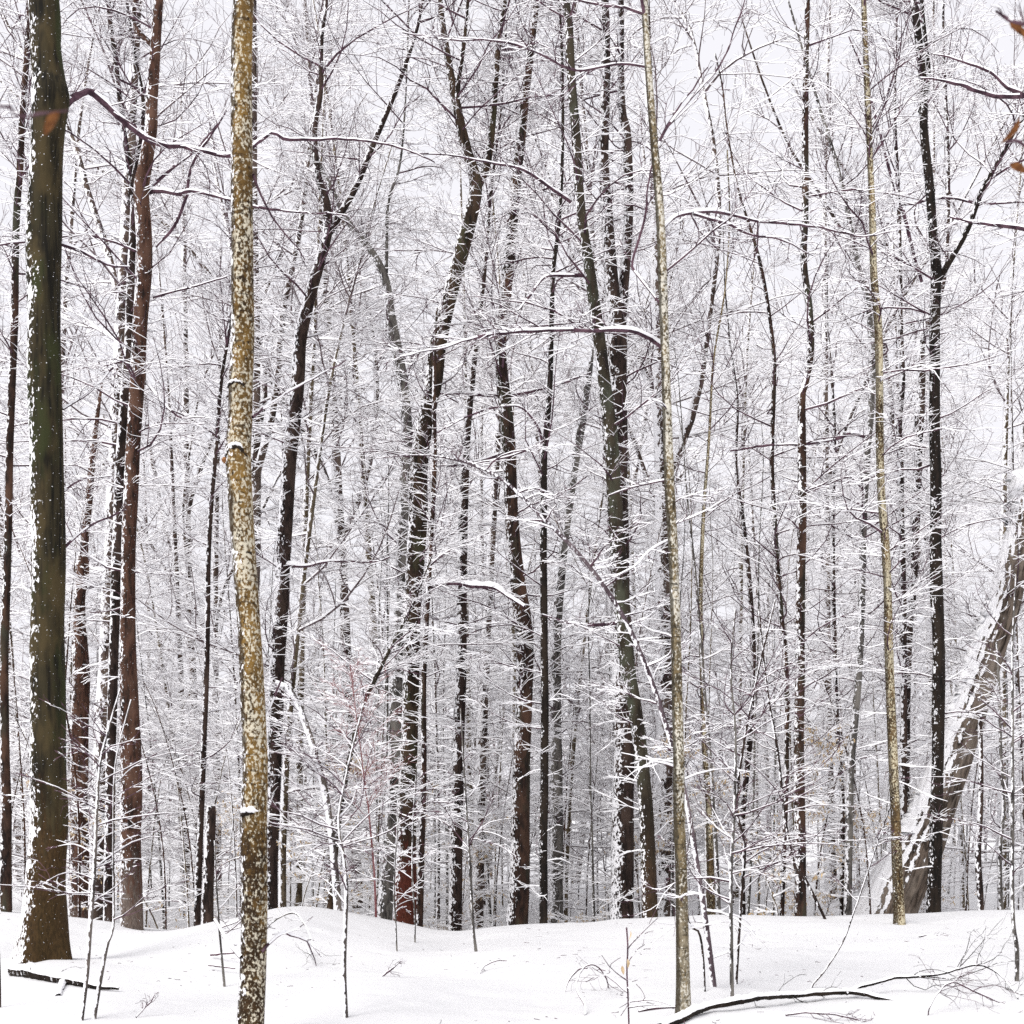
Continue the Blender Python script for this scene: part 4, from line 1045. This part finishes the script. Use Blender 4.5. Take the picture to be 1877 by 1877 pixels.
LABEL = {
    'tall': ('forest_tree', 'tall snow-dusted wood tree', 'tree', 'tall trees of the wood beyond the bank'),
    'pole': ('pole_tree', 'slim half-grown snowy tree', 'tree', 'slim half-grown trees of the wood'),
    'young': ('young_tree', 'thin low young snowy tree', 'sapling', 'young trees under the wood'),
    'whip': ('whip_sapling', 'thin bare upright snowy stem', 'sapling', 'thin bare stems in the wood'),
    'leafy': ('leafy_sapling', 'low tan-leaved sapling', 'sapling', 'leafy saplings behind the bank'),
    'red': ('red_shrub', 'shrub with bright red twigs left of the red-footed tree', 'shrub', None),
}

ZONES = ((60, 'left of the thickest trunk'), (242, 'between the thickest trunk and the rust-brown tree'), (460, 'between the rust-brown tree and the golden-barked one'),
         (600, 'between the golden-barked tree and the bowed snowy stem'), (745, 'between the bowed snowy stem and the red-footed tree'),
         (950, 'between the red-footed tree and the sinuous one'), (1140, 'between the sinuous tree and the stout dark one'),
         (1250, 'between the stout dark tree and the pale slender one'), (1360, 'just right of the pale slender tree'), (1467, 'just left of the brown tree with a jog'),
         (1645, 'between the jogged brown tree and the crest-rooted golden one'), (1715, 'between the crest-rooted golden tree and the near-black one'),
         (9999, 'right of the near-black forked tree'))

def zone(x, y):
    px = 938.5 + x / y * F
    return next(t for lim, t in ZONES if px < lim)

def plant(kind, v, x, y, rot, s, label=None, group=True, tilt=(0, 0)):
    nm, lab, cat, grp = LABEL[kind]
    o = thing(nm, label or (lab + ' ' + zone(x, y) if grp else lab), cat, (x, y, float(gh(x, y))), grp if group else None)
    o.rotation_euler = (tilt[0], tilt[1], rot)
    o.scale = (s, s, s)
    for pn, me in KIND[kind][v]:
        put(pn, me, o)

rng = np.random.default_rng(77)
def scatter(kind, n, d0, d1, dmin, s=(0.8, 1.2), pw=1.0):
    placed = []
    nv = len(KIND[kind])
    tries = 0
    while len(placed) < n and tries < n * 60:
        tries += 1
        y = d0 + (d1 - d0) * rng.uniform() ** pw
        half = (1877 / 2 + 120) / F * y
        x = half * (2 * (len(placed) * 0.618034 % 1) - 1) + rng.normal(0, 0.02) * half      # even spread across the view
        if any((x - a) ** 2 + (y - b) ** 2 < dmin * dmin for a, b in placed):
            continue
        placed.append((x, y))
        plant(kind, int(rng.integers(nv)), x, y, rng.uniform(0, 6.3), rng.uniform(*s), tilt=tuple(rng.normal(0, 0.03, 2)))

scatter('tall', 41, 24, 60, 1.7, s=(0.95, 1.5), pw=0.85)
scatter('pole', 44, 21, 50, 1.1)
scatter('young', 24, 18.5, 36, 0.9)
scatter('whip', 140, 18, 44, 0.35)
for k, (px, D) in enumerate(((545, 19.5), (590, 22), (520, 24), (1430, 18.5), (1405, 20), (1500, 21), (770, 21), (830, 23), (1690, 24), (300, 22), (360, 25), (1060, 21))):
    plant('leafy', k % 2, (px - 938.5) / F * D, D, k * 1.3, 0.8 + 0.05 * (k % 5))
plant('red', 0, (690 - 938.5) / F * 17.6, 17.6, 0.4, 1.0, group=False)

# ------------------------------------------------------------------ the far wood, one grey mass
def far_wood():
    rng = np.random.default_rng(9)
    tb = Tubes()
    N = 150
    y = 55 + 110 * rng.uniform(0, 1, N) ** 0.8
    x = rng.uniform(-1, 1, N) * (1877 / 2 + 260) / F * y
    H = rng.uniform(10, 22, N)
    base = np.stack([x, y, gh(x, y) - 0.3], -1)
    K = 7
    d = norm(np.c_[rng.normal(0, 0.04, (N, 2)), np.ones(N)])
    P = grow(rng, base, d, H, K, 0.03, 0.0)
    Rr = (rng.uniform(0.06, 0.16, N)[:, None]) * np.linspace(1, 0.15, K)
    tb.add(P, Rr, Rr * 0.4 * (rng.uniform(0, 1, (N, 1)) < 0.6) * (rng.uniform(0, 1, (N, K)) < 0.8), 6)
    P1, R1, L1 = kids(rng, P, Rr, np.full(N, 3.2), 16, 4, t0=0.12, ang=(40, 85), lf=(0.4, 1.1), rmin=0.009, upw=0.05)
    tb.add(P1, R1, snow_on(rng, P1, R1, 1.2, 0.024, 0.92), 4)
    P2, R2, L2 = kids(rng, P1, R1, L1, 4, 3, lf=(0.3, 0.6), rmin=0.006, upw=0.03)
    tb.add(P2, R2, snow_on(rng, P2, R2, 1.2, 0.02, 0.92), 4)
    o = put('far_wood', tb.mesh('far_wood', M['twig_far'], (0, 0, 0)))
    tag(o, 'far grey mass of snowy trees closing the view between the trunks', 'wood', kind='stuff')
far_wood()

# bits of bark and broken twig dropped on the snow
def litter():
    rng = np.random.default_rng(21)
    N = 520
    y = rng.uniform(8.2, 16.2, N); x = rng.uniform(-0.47, 0.47, N) * y
    a = rng.uniform(0, 6.3, N); L = rng.uniform(0.012, 0.09, N) * rng.uniform(0.4, 1, N)
    d = np.stack([np.cos(a), np.sin(a), rng.normal(0, 0.12, N)], -1)
    P = grow(rng, np.stack([x, y, gh(x, y) + 0.008], -1), norm(d), L, 4, 0.15, 0)
    P[..., 2] = np.maximum(P[..., 2], gh(P[..., 0], P[..., 1]) + 0.004)
    Rr = rng.uniform(0.0012, 0.0035, (N, 1)) * np.linspace(1, 0.6, 4)
    tb = Tubes()
    tb.add(P, Rr, np.zeros((N, 4)), 4)
    tag(put('litter', tb.mesh('litter', M['twig'], (0, 0, 0))), 'tiny bark and twig crumbs strewn over the open snow', 'litter', kind='stuff')
litter()
